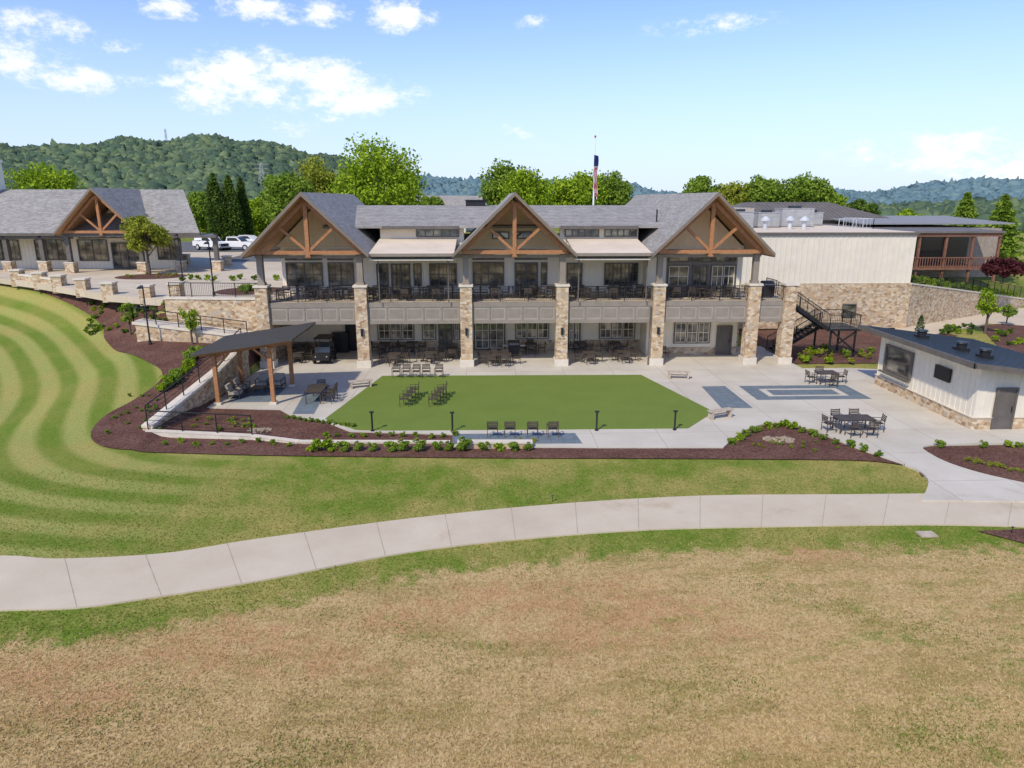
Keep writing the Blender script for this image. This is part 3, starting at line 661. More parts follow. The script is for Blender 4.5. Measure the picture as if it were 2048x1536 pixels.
mb=MB().box(22.2,22.29,32.9,44.3,rz(22.3)-.26,rz(22.3)+.04);mb.prism([(22.2,32.9,rz(22.2)+.03),(30,32.9,rz(30)+.03),(30,32.9,rz(30)-.24),(22.2,32.9,rz(22.2)-.24)],(0,.09,0));make('fascia_board',mb,trim,KB)
mb=MB();mb.prism([(22.3,33.02,rz(22.3)-.12),(kx0,33.02,rz(kx0)-.12),(kx0,44.1,rz(kx0)-.12),(22.3,44.1,rz(22.3)-.12)],(0,0,-.04));make('soffit',mb,cream,KB)
w=win(KB,39.6,42.5,1.15,2.85,kx0-.03,1,1,'x',fr=.16,mun=False);w['label']='wide serving window with thick charcoal frame'
make('counter',MB().box(kx0-.4,kx0-.17,39.5,42.6,1.08,1.14),trim,KB)
mb=MB().box(kx0-.16,kx0-.04,36.1,37.4,1.95,2.7);o=make('television',mb,blackm);tag(o,'black wall mounted outdoor television','television')
d=door(KB,dx0,dx1,.02,2.15,ky0-.05)
for y in(41.2,37.5,35.6):
    x=24.6;mb=MB().box(x-.3,x+.3,y-.3,y+.3,rz(x)-.08,rz(x)+.18).cyl((x,y,rz(x)+.18),(x,y,rz(x)+.42),.26,n=12).cyl((x,y,rz(x)+.42),(x,y,rz(x)+.5),.34,.3,n=12);make('roof_vent',mb,blackm,KB)
# ---------------- timber pavilion
PV=empty('timber_pavilion',(-16.1,42,0));tag(PV,'timber shade pavilion with dark sloping metal roof','pavilion')
pz=lambda x:3.2+.15*(x+17.7)
for x in(-17.7,-14.5):
    for y in(40,44.1):
        mb=MB().box(x-.11,x+.11,y-.11,y+.11,.14,pz(x)-.25);o=make('post',mb,wood,PV)
        make('footing',MB().box(x-.2,x+.2,y-.2,y+.2,.005,.14),lime,PV)
mb=MB()
for y in(40,44.1):
    mb.beam((-18.5,y,pz(-18.5)-.14),(-13.2,y,pz(-13.2)-.14),.12,.22)
    for x,s in((-17.7,1),(-14.5,-1)): mb.beam((x,y,pz(x)-1.1),(x+s*.9,y,pz(x+s*.9)-.25),.1,.12)
for x in(-17.7,-14.5): mb.box(x-.08,x+.08,39.9,44.2,pz(x)-.46,pz(x)-.26)
for y in np.arange(39.5,44.5,.6): mb.beam((-18.5,y,pz(-18.5)-.05),(-13.0,y,pz(-13.0)-.05),.06,.1)
make('roof_frame',mb,wood,PV)
mb=MB();mb.prism([(-18.7,39.2,pz(-18.7)+.01),(-12.9,39.2,pz(-12.9)+.01),(-12.9,44.8,pz(-12.9)+.01),(-18.7,44.8,pz(-18.7)+.01)],(0,0,.09))
for y in np.arange(39.3,44.8,.42): mb.beam((-18.7,y,pz(-18.7)+.12),(-12.9,y,pz(-12.9)+.12),.03,.03)
make('roof',mb,pavroof,PV)
# ---------------- left walls
wallrun([((-19.3,34.6),-.2,.35),((-18.45,41.8),-.2,1.45),((-18.4,47.0),-.2,2.15)],label='sloping stone retaining wall beside the pavilion')
tag(make('hand_rail',railmesh([(-19.3,34.7,.5),(-18.45,41.8,1.6),(-18.4,46.8,2.3)],1.0,cable=True),blackm),'black handrail on top of the sloping wall','railing')
wallrun([((-19.3,34.5),-.2,.22),(G(505,876),-.2,.1),(G(600,884),-.2,.0),(G(900,884),-.2,-.02)],.2,label='low curb wall of the planting bed',mats=[lime,lime],ct=.08)
wallrun([(G(915,893),-.2,.2),(G(1065,893),-.2,.2)],.3,label='short stone curb wall behind shrubs',ct=.1)
tag(make('hand_rail',railmesh([(-19.2,34.5,.3),(*G(505,876),.18)],1.0,cable=True),blackm),'black handrail on the low curb wall','railing')
wallrun([((-24.9,50.9),1.5,4.75),((-18.1,50.3),1.5,4.75)],label='stone retaining wall under the upper plaza')
wallrun([((-18.0,50.2),-.2,4.6),((-17.6,55),-.2,4.2)],.4,label='stone side wall below the terrace')
P=[(-26.5,48.8,3.45),(-18.2,47.6,2.6),(-18.2,49.3,2.6),(-26.5,50.3,3.45)];rp=MB();rp.prism(P,(0,0,-.18));struct(make('ramp',rp,lime))
wallrun([((-26.3,48.95),1.2,3.24),((-18.4,47.8),1.2,2.42)],.2,cap=False,label='low stone wall carrying the ramp')
tag(make('hand_rail',railmesh([(-26.4,48.9,3.45),(-18.3,47.7,2.6)],1.0,cable=True),blackm),'black handrail along the ramp','railing')
tag(make('hand_rail',railmesh([(-26.4,48.9,3.45),(-26.3,50.3,3.45)],1.0,cable=True),blackm),'black handrail at the ramp head','railing')
tag(make('hand_rail',railmesh([(-24.6,50.9,4.9),(-18.2,50.3,4.9)],1.0),blackm),'black baluster railing above the stone wall','railing')
pts=[(-24.5,51.8),(-27.2,53.0),(-30.9,54.9),(-34.5,57.8),(-38.0,60.6),(-41,63),(-44.5,65.5)]
for i,(x,y) in enumerate(pts):
    s=.42;hh=1.1 if i==0 else .8
    mb=MB().box(x-s,x+s,y-s,y+s,4.0,4.6+hh,0).box(x-s-.06,x+s+.06,y-s-.06,y+s+.06,4.6+hh+.002,4.6+hh+.13,1)
    tag(make('stone_pier',mb,[stone,lime]),'square stone pier with limestone cap at plaza edge','pillar','stone piers along the plaza')
for i in(4,5):
    a=Vector(pts[i]);b=Vector(pts[i+1]);t=(b-a).normalized()*.5
    wallrun([(a+t,4.0,5.0),(b-t,4.0,5.0)],.35,label='low stone wall between piers at plaza edge')
for px,py in((455,532),(372,528),(345,535),(300,520)):
    x,y=G(px,py,4.6);mb=MB().box(x-.4,x+.4,y-.4,y+.4,4.6,5.6,0).box(x-.46,x+.46,y-.46,y+.46,5.602,5.72,1)
    tag(make('stone_pier',mb,[stone,lime]),'square stone pier with limestone cap on the plaza','pillar','stone piers along the plaza')
# ---------------- lodge (left)
LB=empty('entry_lodge',(-44,80,4.6));tag(LB,'single storey lodge with timber gable, grey shingle roof','building')
T=mp_('y',76.);mb=MB();boards(mb,T,-62,-34.2,4.6,8.4)
make('wall',mb,cream,LB)
gwall(LB,-39.6,75.99,8.41,3.6,.98)
mb=MB();ze,zr=8.4,12.7
e0,e1,e2,e3=(-65,72.6,ze),(-30.6,72.6,ze),(-40.5,88,ze),(-65,88,ze);r0,r1=(-65,80.3,zr),(-34.9,80.3,zr)
for q in([e0,e1,r1,r0],[e1,e2,r1],[e2,e3,r0,r1]): mb.prism(q,(0,0,-.16))
make('roof',mb,shing,LB)
for a,b in((-65,-43.4),(-35.7,-30.5)): make('gutter',MB().box(a,b,72.45,72.58,8.15,8.42),trim,LB)
gable(LB,-39.6,70.6,80,4.1,12.75,8.5,ysoff=76.);truss(LB,-39.6,71.4,3.65,8.45,12.3)
mb=MB().prism([(-33,72.2,7.95),(-28.9,72.2,7.95),(-31.2,77.5,7.95),(-34,77.5,7.95)],(0,0,.2));make('canopy',mb,trim,LB)
for x in(-62,-58,-54,-50,-46.5,-43.1,-36.1,-33,-29.3):
    y=71.6 if x in(-43.1,-36.1) else 73.0
    mb=MB().box(x-.2,x+.2,y-.2,y+.2,5.6,8.2);make('post',mb,trim,LB)
    mb=MB().box(x-.42,x+.42,y-.42,y+.42,4.6,5.55,0).box(x-.47,x+.47,y-.47,y+.47,5.552,5.66,1);make('pier',mb,[stone,lime],LB)
mb=MB().box(-64,-43.4,72.8,73.2,7.85,8.15).box(-43.4,-35.9,71.5,71.9,8.1,8.4);make('porch_beam',mb,trim,LB)
for a,b in((-61,-58.4),(-57.4,-54.4),(-53.4,-50.6),(-49,-45.6),(-36.5,-34.5)): win(LB,a,b,5.5,7.6,75.95,3,2)
door(LB,-41.2,-38,4.62,7.3,75.93,glassy=True);win(LB,-44.6,-41.6,5.4,7.6,75.95,2,2);win(LB,-44.4,-36.8,7.75,8.25,75.95,7,1,mun=False)
mb=MB().box(-56.8,-54.2,79,81,9.6,15.5,0).box(-56.9,-54.1,78.9,81.1,15.5,15.8,0);make('chimney',mb,[cream],LB)
# ---------------- furniture
def chair_parts():
    e=empty('chair',(0,0,0));mb=MB()
    for i in range(5): y=-.22+i*.1; mb.box(-.23,.23,y,y+.08,.42,.44)
    make('seat',mb,furn,e);mb=MB()
    for i in range(4): z=.53+i*.09; mb.box(-.24,.24,.262+i*.012,.280+i*.012,z,z+.062)
    mb.beam((-.25,.25,.42),(-.25,.32,.89),.025,.025);mb.beam((.25,.25,.42),(.25,.32,.89),.025,.025)
    make('backrest',mb,furn,e)
    for x in(-.26,.26):
        for y in(-.24,.26): make('leg',MB().box(x-.015,x+.015,y-.015,y+.015,0,.42 if y>0 else .62),furn,e)
        make('armrest',MB().box(x-.025,x+.025,-.26,.28,.62,.64),furn,e)
    return e
def chair_simple():
    mb=MB().box(-.25,.25,-.24,.25,.42,.45)
    for i in range(4): z=.54+i*.09; mb.box(-.25,.25,.262+i*.012,.285+i*.012,z,z+.065)
    for x in(-.27,.27):
        for y in(-.24,.27): mb.box(x-.018,x+.018,y-.018,y+.018,0,.88 if y>0 else .64)
        mb.box(x-.028,x+.028,-.26,.25,.641,.665)
    return make('chair',mb,furn,origin=(0,0,0))
def table_parts(w=.95,d=.95):
    def f():
        e=empty('table',(0,0,0));mb=MB();n=int(w/.12)
        for i in range(n): x=-w/2+i*w/n; mb.box(x,x+w/n-.012,-d/2,d/2,.715,.74)
        mb.box(-w/2+.03,w/2-.03,-d/2+.03,d/2-.03,.68,.713);make('table_top',mb,furn,e)
        for x in(-w/2+.08,w/2-.08):
            for y in(-d/2+.08,d/2-.08): make('leg',MB().box(x-.025,x+.025,y-.025,y+.025,0,.68),furn,e)
        return e
    return f
def table_simple():
    mb=MB().box(-.45,.45,-.45,.45,.71,.75).box(-.04,.04,-.04,.04,.05,.71).box(-.3,.3,-.03,.03,0,.05).box(-.03,.03,-.3,-.031,0,.05).box(-.03,.03,.031,.3,0,.05)
    return make('table',mb,furn,origin=(0,0,0))
CL='dark metal armchair with slatted seat and back'
def chair(x,y,z,rz,near=True,group='patio dining chairs',lab=CL):
    spawn('chair' if near else 'chairs',chair_parts if near else chair_simple,(x,y,z),rz,1,lab,'chair',group)
def tset(x,y,z=0,near=True,n=4,w=.95,d=.95,rot=0.,group='patio dining chairs'):
    spawn(('t',w,d,near),table_parts(w,d) if near else table_simple,(x,y,z),rot,1,'square dark metal table on %s'%('the terrace deck' if z>3 else 'the concrete patio') if w<1.2 else 'long dark metal dining table on the concrete patio','table','patio tables')
    pos=[]
    if n<=4: pos=[(0,-d/2-.3,math.pi),(0,d/2+.3,0),(-w/2-.3,0,math.pi/2),(w/2+.3,0,-math.pi/2)][:n]
    elif w>d: pos=[(-w/4,-d/2-.3,math.pi),(w/4,-d/2-.3,math.pi),(-w/4,d/2+.3,0),(w/4,d/2+.3,0),(-w/2-.3,0,math.pi/2),(w/2+.3,0,-math.pi/2)]
    else: pos=[(w/2+.3,-d/3,-math.pi/2),(w/2+.3,d/3,-math.pi/2),(w/2+.3,0,-math.pi/2),(0,d/2+.3,0)]
    for a,b,r in pos:
        a+=random.uniform(-.06,.06);b+=random.uniform(-.06,.06)
        chair(x+a*math.cos(rot)-b*math.sin(rot),y+a*math.sin(rot)+b*math.cos(rot),z,r+rot+random.uniform(-.2,.2),near,group)
x,y=G(1705,862);tset(x,y,.006,n=6,w=1.9,d=1.,group='chairs round the patio tables')
x,y=G(1651,766);tset(x,y,.006,n=4,w=1.3,d=1.,group='chairs round the patio tables')
x,y=G(634,800);tset(x,y,.008,n=6,w=1.,d=1.9,group='chairs round the patio tables')
for px in(793,813,833,853,878):
    x,y=G(px,755);chair(x,y,.006,random.uniform(-.1,.1),group='row of chairs facing the lawn')
for px in(808,866):
    for i in range(4):
        x0_,y0_=G(px,812);x,y=x0_+i*.13,y0_+i*.72
        chair(x,y,.02,-math.pi/2+.12,group='rows of chairs on the green lawn',lab='dark metal armchair standing on the green turf')
for px in(985,1020,1065,1105):
    x,y=G(px,872);chair(x,y,.008,math.pi+random.uniform(-.06,.06),group='row of chairs on blue grey pavers',lab='dark metal armchair on blue grey pavers')
for px,py in((985,728),(1010,728),(1178,724),(1246,722),(1062,706),(1160,703),(1228,703)):
    x,y=G(px,py);tset(x,y,.006,near=True)
for px,py in((790,727),(862,724),(600,722),(606,706),(770,705),(825,703),(905,715)):
    x,y=G(px,py);tset(x,y,.006,near=False,rot=random.uniform(-.1,.1))
chair(*G(1328,716),.006,.2)
for i,x in enumerate(np.linspace(-16.6,16.2,16)):
    tset(x+random.uniform(-.2,.2),51.3+random.uniform(-.2,.2),4.605,near=False,rot=random.choice([0,.1,-.1,.78]),group='dining chairs on the terrace deck')
for x in(-15,-9.8,-6,1.5,5,8.6): tset(x,52.9,4.605,near=False,n=3,group='dining chairs on the terrace deck')
def bench():
    e=empty('bench',(0,0,0));mb=MB()
    for i in range(3): mb.box(-.75,.75,-.2+i*.14,-.2+i*.14+.125,.42,.48)
    make('seat',mb,benchm,e)
    for x in(-.6,.6): make('leg',MB().box(x-.05,x+.05,-.19,.21,0,.42),benchm,e)
    make('stretcher',MB().box(-.55,.55,-.02,.04,.2,.27),benchm,e);return e
for px,py,r in((722,775,.35),(1357,757,-.15),(1440,836,.35)):
    x,y=G(px,py);spawn('bench',bench,(x,y,.006),r,1,'backless tan wooden bench beside the turf','bench','benches around the lawn')
def boll():
    e=empty('bollard_light',(0,0,0));make('post',MB().cyl((0,0,0),(0,0,.95),.05,n=10),blackm,e)
    make('lamp_shade',MB().cyl((0,0,.95),(0,0,.99),.06,.13,n=14).cyl((0,0,.99),(0,0,1.03),.13,.12,n=14),blackm,e);make('base_plate',MB().cyl((0,0,.001),(0,0,.03),.1,n=12),blackm,e);return e
for px,py in((745,862),(905,863),(1193,861),(1349,860)):
    x,y=G(px,py);spawn('boll',boll,(x,y,.02),0,1,'black mushroom top bollard light at turf edge','bollard light','bollard lights along the turf')
def lounge():
    e=empty('lounge_chair',(0,0,0));mb=MB().box(-.38,.38,-.38,.36,.2,.26)
    for x in(-.38,.34): mb.box(x,x+.04,-.38,-.34,0,.58).box(x,x+.04,.34,.38,0,.62).box(x-.01,x+.05,-.38,.34,.581,.61)
    make('frame',mb,furn,e);make('cushion',MB().box(-.33,.33,-.36,.3,.262,.42),cush,e);make('backrest',MB().prism([(-.33,.2,.43),(-.33,.34,.43),(-.33,.46,.85),(-.33,.33,.85)],(.66,0,0)),cush,e);return e
for x,y,r in((-17.2,42.7,1.57),(-17.2,41.4,1.57),(-16.2,43.6,0),(-15.3,43.7,-.1)):
    spawn('lounge',lounge,(x,y,.012),r,1,'low lounge armchair with beige cushions under pavilion','armchair','lounge chairs under the pavilion')
spawn('ctab',table_parts(.8,.8),(-16.1,42.3,.012),0,(1,1,.55),'low square dark coffee table under pavilion','table')
gx,gy=G(651,722);gc=empty('golf_cart',(gx,gy,0));tag(gc,'black golf cart with canopy parked under the deck','golf cart')
def P(x,y,z): return (gx+x,gy+y,z)
mb=MB();prof=[(-1.25,.3),(-1.3,.62),(-.9,.8),(-.6,.72),(-.55,.38),(.15,.38),(.2,.72),(1.15,.75),(1.2,.35)]
mb.prism([P(-.58,a,b) for a,b in prof],(1.16,0,0));make('body',mb,blackm,gc)
mb=MB().box(gx-.55,gx+.55,gy+.15,gy+.6,.752,.9).box(gx-.55,gx+.55,gy+.6,gy+.72,.752,1.3);make('seat',mb,darkseat,gc)
mb=MB().box(gx-.6,gx+.6,gy-.7,gy+1.0,1.78,1.85);make('canopy',mb,blackm,gc)
mb=MB()
for x in(-.54,.54):
    mb.beam(P(x,-.75,.76),P(x,-.55,1.78),.035,.035);mb.beam(P(x,.95,.75),P(x,.9,1.78),.035,.035)
make('canopy_frame',mb,blackm,gc)
make('windscreen',MB().prism([P(-.52,-.75,.8),P(.52,-.75,.8),P(.52,-.67,1.2),P(-.52,-.67,1.2)],(0,.01,0)),lightglass,gc)
for x in(-.58,.58):
    for y in(-.85,.8): make('wheel',MB().cyl(P(x-.08,y,.24),P(x+.08,y,.24),.24,n=16).cyl(P(x-.1,y,.24),P(x+.1,y,.24),.1,n=12,m=1),[rubber,greym],gc)
for x in(-.4,.4): make('headlight',MB().cyl(P(x,-1.3,.6),P(x,-1.24,.6),.05,n=10),greym,gc)
x,y=G(684,706);tag(make('equipment_cabinet',MB().box(x-.7,x+.5,y,y+.6,.05,1.55).box(x-.72,x+.52,y-.02,y+.62,1.55,1.6).box(x-.65,x-.12,y-.03,y,.15,1.45).box(x-.08,x+.45,y-.03,y,.15,1.45),blackm),'black two door equipment cabinet against the wall','cabinet')
def grill():
    e=empty('barbecue_grill',(0,0,0));mb=MB().box(-.45,.45,-.3,.3,.1,.85);make('cabinet',mb,blackm,e)
    mb=MB().prism([(-.45,-.3,.86),(-.45,.3,.86),(-.45,.28,1.15),(-.45,0,1.25),(-.45,-.25,1.1)],(.9,0,0));make('lid',mb,furn,e);make('side_shelf',MB().box(.46,.85,-.25,.25,.82,.86).box(-.85,-.46,-.25,.25,.82,.86),galv,e)
    make('handle',MB().cyl((-.35,-.34,1.0),(.35,-.34,1.0),.02),galv,e)
    for x in(-.35,.35): make('wheel',MB().cyl((x-.03,0,.1),(x+.03,0,.1),.1,n=12),rubber,e)
    return e
spawn('grill',grill,(18.8,51.2,4.605),0,1,'black barbecue grill on the terrace deck','barbecue grill')
x,y=G(1028,712);spawn('grill',grill,(x,y,.006),0,1,'black barbecue grill on the patio','barbecue grill')
def lamp():
    e=empty('street_lamp',(0,0,0));make('pole',MB().cyl((0,0,0),(0,0,4.0),.06,.045,n=8).cyl((0,0,0),(0,0,.3),.13,.08,n=10),blackm,e)
    make('lamp_head',MB().beam((0,0,4.0),(.0,-.35,4.05),.05,.05).cyl((0,-.38,3.85),(0,-.38,4.0),.24,.1,n=12),blackm,e);return e
for x,y,z in((-25.0,47.9,2.05),(-22.6,53.8,4.6),(-30,66,4.6)): spawn('lamp',lamp,(x,y,z),0,1,'black single head lamp post beside the walkway','street lamp','lamp posts')
fp=FAR(1187,400,95);fx,fy=fp.x,fp.y;FP=empty('flagpole',(fx,fy,4.4));tag(FP,'tall flagpole with a limp striped flag','flagpole')
make('pole',MB().cyl((fx,fy,4.4),(fx,fy,19.3),.16,.07,n=8),paintw,FP)
make('finial',MB().cyl((fx,fy,19.3),(fx,fy,19.55),.12,n=8),redp,FP)
m,k,pos=newmat('flag_cloth');tc=k.n('ShaderNodeTexCoord').outputs['Object'];s_=k.n('ShaderNodeSeparateXYZ',{0:tc})
sx=k.math('FRACT',k.math('MULTIPLY',k.math('ADD',s_.outputs[0],k.math('MULTIPLY',s_.outputs[2],.12)),6.5)); sc_=k.math('GREATER_THAN',sx,.5)
col=k.mix(sc_,(.55,.05,.05),(.8,.8,.8)); col=k.mix(k.math('GREATER_THAN',s_.outputs[2],3.0),col,(.04,.06,.22)); flagm=fin(m,k,col,.8)
mb=MB();n=12
for j in range(10):
    for i in range(n):
        q=[]
        for a,b in((i,j),(i+1,j),(i+1,j+1),(i,j+1)):
            wd=.52+.10*math.sin(b*.9); q.append((fx-.1+a/n*wd,fy-.15+.14*math.sin(a*2.1+b*.3),13.0+b*.42-.12*a*(1-b/11)))
        mb.face(q)
make('flag',mb,flagm,FP,origin=(fx,fy,12.8))
# ---------------- vehicles
def wheel(e,x,y,r=.38):
    mb=MB().cyl((x-.12,y,r),(x+.12,y,r),r,n=16);w=make('wheel',mb,rubber,e);make('rim',MB().cyl((x-.13,y,r),(x+.13,y,r),r*.6,n=12),galv,w)
def pickup():
    e=empty('pickup_truck',(0,0,0))
    mb=MB();mb.prism([(-.97,a,b) for a,b in((-2.9,.5),(-2.9,1.0),(-2.75,1.15),(-1.4,1.22),(-1.2,1.25),(2.9,1.25),(2.95,.6),(2.2,.5),(1.3,.5),(-1.4,.5),(-2.4,.5))],(1.94,0,0));make('body',mb,paintw,e)
    mb=MB();mb.prism([(-.85,a,b) for a,b in((-1.3,1.252),(-.6,1.85),(.9,1.9),(1.15,1.252))],(1.7,0,0));make('cab',mb,paintw,e)
    mb=MB()
    for x in(-.87,.855): mb.prism([(x,a,b) for a,b in((-1.0,1.32),(-.5,1.75),(.8,1.78),(.95,1.32))],(.015,0,0))
    make('window',mb,lightglass,e);mb=MB().prism([(-.75,-1.3,1.3),(.75,-1.3,1.3),(.68,-.68,1.82),(-.68,-.68,1.82)],(0,-.03,.02));make('windscreen',mb,lightglass,e)
    make('bed_cover',MB().box(-.85,.85,1.25,2.8,1.252,1.27),rubber,e);make('grille',MB().box(-.6,.6,-2.94,-2.9,.6,1.0),blackm,e);make('bumper',MB().box(-.95,.95,-3.05,-2.95,.42,.6),galv,e)
    for x in(-.8,.8): make('headlight',MB().box(x-.14,x+.14,-2.93,-2.9,.8,1.0),galv,e)
    for x in(-.9,.9):
        for y in(-1.9,1.8): wheel(e,x,y,.42)
    return e
def car():
    e=empty('parked_car',(0,0,0));mb=MB();mb.prism([(-.9,a,b) for a,b in((-2.2,.35),(-2.25,.75),(-1.2,.95),(2.1,1.0),(2.25,.7),(2.2,.35))],(1.8,0,0));make('body',mb,paintw,e)
    mb=MB();mb.prism([(-.78,a,b) for a,b in((-1.2,.952),(-.4,1.5),(1.3,1.55),(2.05,1.002))],(1.56,0,0));make('cabin',mb,paintw,e)
    mb=MB()
    for x in(-.8,.785): mb.prism([(x,a,b) for a,b in((-.9,1.0),(-.3,1.43),(1.2,1.45),(1.7,1.05))],(.015,0,0))
    make('window',mb,lightglass,e)
    for x in(-.8,.8):
        for y in(-1.4,1.4): wheel(e,x,y,.33)
    return e
for px,py,r in((474,500,1.35),(424,500,1.0)):
    x,y=G(px,py,4.62);spawn('pk',pickup,(x,y,4.63),r,1.,'white pickup truck parked beyond the lodge canopy','pickup truck','vehicles in the parking lot')
for px,py,r in((402,492,.3),(452,486,.9),(500,490,1.2)):
    x,y=G(px,py,4.62);spawn('car',car,(x,y,4.63),r,1.,'white car parked in the lot','car','vehicles in the parking lot')
# ---------------- vegetation
def leafpts(cent,rad,n,size,nc=40,shell=.55,fl=1.):
    cent=np.array(cent,float);rad=np.array(rad,float)
    d=rng.normal(size=(nc,3));d/=np.linalg.norm(d,axis=1)[:,None];r=shell+(1-shell)*rng.random(nc);cc_=cent+d*r[:,None]*rad*.82
    wts=rng.random(nc)+.4;wts/=wts.sum();ci=rng.choice(nc,n,p=wts)
    cr=(.24+.2*rng.random(nc))*rad.mean()
    e=rng.normal(size=(n,3));e/=np.linalg.norm(e,axis=1)[:,None]
    p=cc_[ci]+e*(cr[ci]*rng.random(n)**.4)[:,None]*np.array([1,1,.8])
    u=rng.normal(size=(n,3));u/=np.linalg.norm(u,axis=1)[:,None];w_=np.cross(u,e+.5*rng.normal(size=(n,3)));w_/=np.linalg.norm(w_,axis=1)[:,None]
    s=size*(.6+.8*rng.random(n))[:,None]
    v=np.stack([p-u*s,p-w_*s*.6,p+u*s,p+w_*s*.6],1).reshape(-1,3);f=np.arange(4*n).reshape(n,4);return v,f
def trunkmesh(H,r,spread,z0=0):
    mb=MB();mb.cyl((0,0,-.3),(0,0,H*.35),r,r*.75,n=8)
    for i in range(7):
        a=i*2.4;zz=H*(.3+.05*i);e=(math.cos(a)*spread*.6,math.sin(a)*spread*.6,zz+H*.28);mb.cyl((0,0,min(zz,H*.5)),e,r*.45,r*.12,n=6)
    mb.cyl((0,0,H*.35),(0,0,H*.85),r*.75,r*.15,n=8);return mb
def tree(kind,H,R,mat,n,size,cz=.6,nc=45,rzf=.42):
    def f():
        e=empty('tree' if kind=='d' else 'conifer_tree',(0,0,0));make('trunk',trunkmesh(H,H*.022+.03,R),barkm,e,origin=(0,0,0))
        v,fa=leafpts((0,0,H*cz),(R,R,H*rzf),n,size,nc);v[:,2]=np.maximum(v[:,2],H*.12);fastmesh('crown',v,fa,mat,e);return e
    return f
def conifer(H,R,n,size,mat,col=False):
    def f():
        e=empty('conifer_tree',(0,0,0));make('trunk',MB().cyl((0,0,-.3),(0,0,H*.9),H*.02,.02),barkm,e,origin=(0,0,0))
        t=rng.random(n)**1.1
        lay=np.floor(t*(18))/18*.5+t*.5
        prof=(np.sqrt(np.clip(1-(lay*1.02-.2)**2,0,1))*(1-lay**4)**.8 if col else (1-lay)**.8)*R*(1+.25*np.sin(lay*60)*(0 if col else 1))
        a=rng.random(n)*6.283;rr=prof*(.45+.6*rng.random(n))*(1+.15*np.sin(3*a+5*t));p=np.stack([rr*np.cos(a),rr*np.sin(a),H*(.06+.94*t)-rr*.15],1)
        u=np.stack([np.cos(a),np.sin(a),-.3+.0*a],1)+.5*rng.normal(size=(n,3));u/=np.linalg.norm(u,axis=1)[:,None];w_=np.cross(u,rng.normal(size=(n,3)));w_/=np.linalg.norm(w_,axis=1)[:,None]
        s=size*(.6+.8*rng.random(n))[:,None];v=np.stack([p-u*s,p-w_*s*.5,p+u*s,p+w_*s*.5],1).reshape(-1,3);fastmesh('crown',v,np.arange(4*n).reshape(n,4),mat,e);return e
    return f
def at(px,pybase,R,z=4.4):
    p=FAR(px,pybase,R);return(p.x,p.y,z)
def ztop(py,R):
    d=ray(1024,py);return 11.6+R*d[2]/math.hypot(d[0],d[1])
TR=[
 (758,278,92,95,leafB,'large bright green shade tree behind the roof'),
 (1012,314,110,56,leafM,'tall green deciduous tree behind the roof'),
 (1055,336,100,54,leafB,'bright green deciduous tree behind the roof'),
 (1150,336,112,62,leafB,'light green tree beside the flagpole'),(1218,340,118,56,leafM,'green tree beside the flagpole'),
 (590,336,105,54,leafM,'green tree beyond the roof ridge'),(640,318,120,58,leafY,'yellow green tree beyond the roof ridge'),
 (92,335,115,62,leafB,'rounded bright tree behind the lodge'),
 (1405,352,150,42,leafM,'green tree behind the wing'),(1470,366,150,44,leafY,'yellow green tree behind the wing'),(1530,354,150,46,leafM,'green tree behind the wing'),(1618,350,150,54,leafM,'dark green tree behind the wing'),
 (1725,398,170,28,leafD,'dark small tree behind the bronze roof'),(1830,415,140,26,leafB,'light green small tree behind the porch building'),
 (425,412,150,34,leafB,'bright small tree near the parking lot'),(516,398,140,40,leafB,'bright round tree by the parking lot'),(392,385,150,34,leafM,'green tree beyond the parking lot'),(560,345,125,34,leafM,'slender green tree beyond the roof'),
 (860,390,160,30,leafM,'green tree in the distance behind the roof'),(548,410,150,34,leafM,'green tree by the parking lot'),(470,425,150,36,leafB,'bright small tree near the parking lot'),
 (1660,378,170,30,leafB,'light green tree behind the wing')]
for i,(px,pt,R,hw,mt,lab) in enumerate(TR):
    zt=ztop(pt,R);H=zt-4.2;Rr=hw/1400*R*1.0
    e=tree('d',H,Rr,mt,int(min(16000,3500+H*700)),.22 if R<130 else .30,nc=int(34+H*3),cz=.58,rzf=.44)();e.location=at(px,400,R,4.2);tag(e,lab,'tree')
for px,pt,R,hw in((430,350,128,18),(460,354,128,18),(484,358,130,13)):
    e=conifer(ztop(pt,R)-4.3,hw/1400*R,5500,.22,leafD,True)();e.location=at(px,400,R,4.3);tag(e,'dense columnar arborvitae with dark foliage','tree','columnar evergreens')
for px,pt,R,hw in((1934,388,125,34),(2010,392,115,38)):
    e=conifer(ztop(pt,R)-3.5,hw/1400*R,5500,.28,leafM)();e.location=at(px,400,R,3.5);tag(e,'conical evergreen tree with blue green foliage','tree','evergreens by the porch building')
e=tree('d',ztop(487,90)-4+0,2.3,leafR,2600,.16)();e.location=at(2035,400,88,3.6);tag(e,'burgundy leaved small tree beside the porch','tree')
def yt(px,py,zb,H,R,mt,lab,n=1800,sz=.12,nc=26):
    x,y=G(px,py,zb);e=tree('d',H,R,mt,n,sz,nc=nc,cz=.66,rzf=.32)();e.location=(x,y,zb);tag(e,lab,'tree')
yt(300,549,4.6,5.6,2.4,leafY,'young multi branched tree in a round plaza bed',8000,.13,48)
def ell(c,a_,b_):
    mb=MB();mb.face([(c[0]+a_*math.cos(a),c[1]+b_*math.sin(a),4.612) for a in np.linspace(0,6.283,30)[:-1]]);struct(make('mulch_bed',mb,mulch))
ell(G(303,553,4.6),3.2,2.6);ell((-20.8,56.5),2.6,2.6)
x,y=Gh(262,672);yt(262,672,float(h(x,y)),2.6,.7,leafM,'young staked tree in the mulch slope',700,.09)
x,y=Gh(385,690);yt(385,690,float(h(x,y)),2.8,.7,leafB,'young green tree in the mulch slope',700,.09)
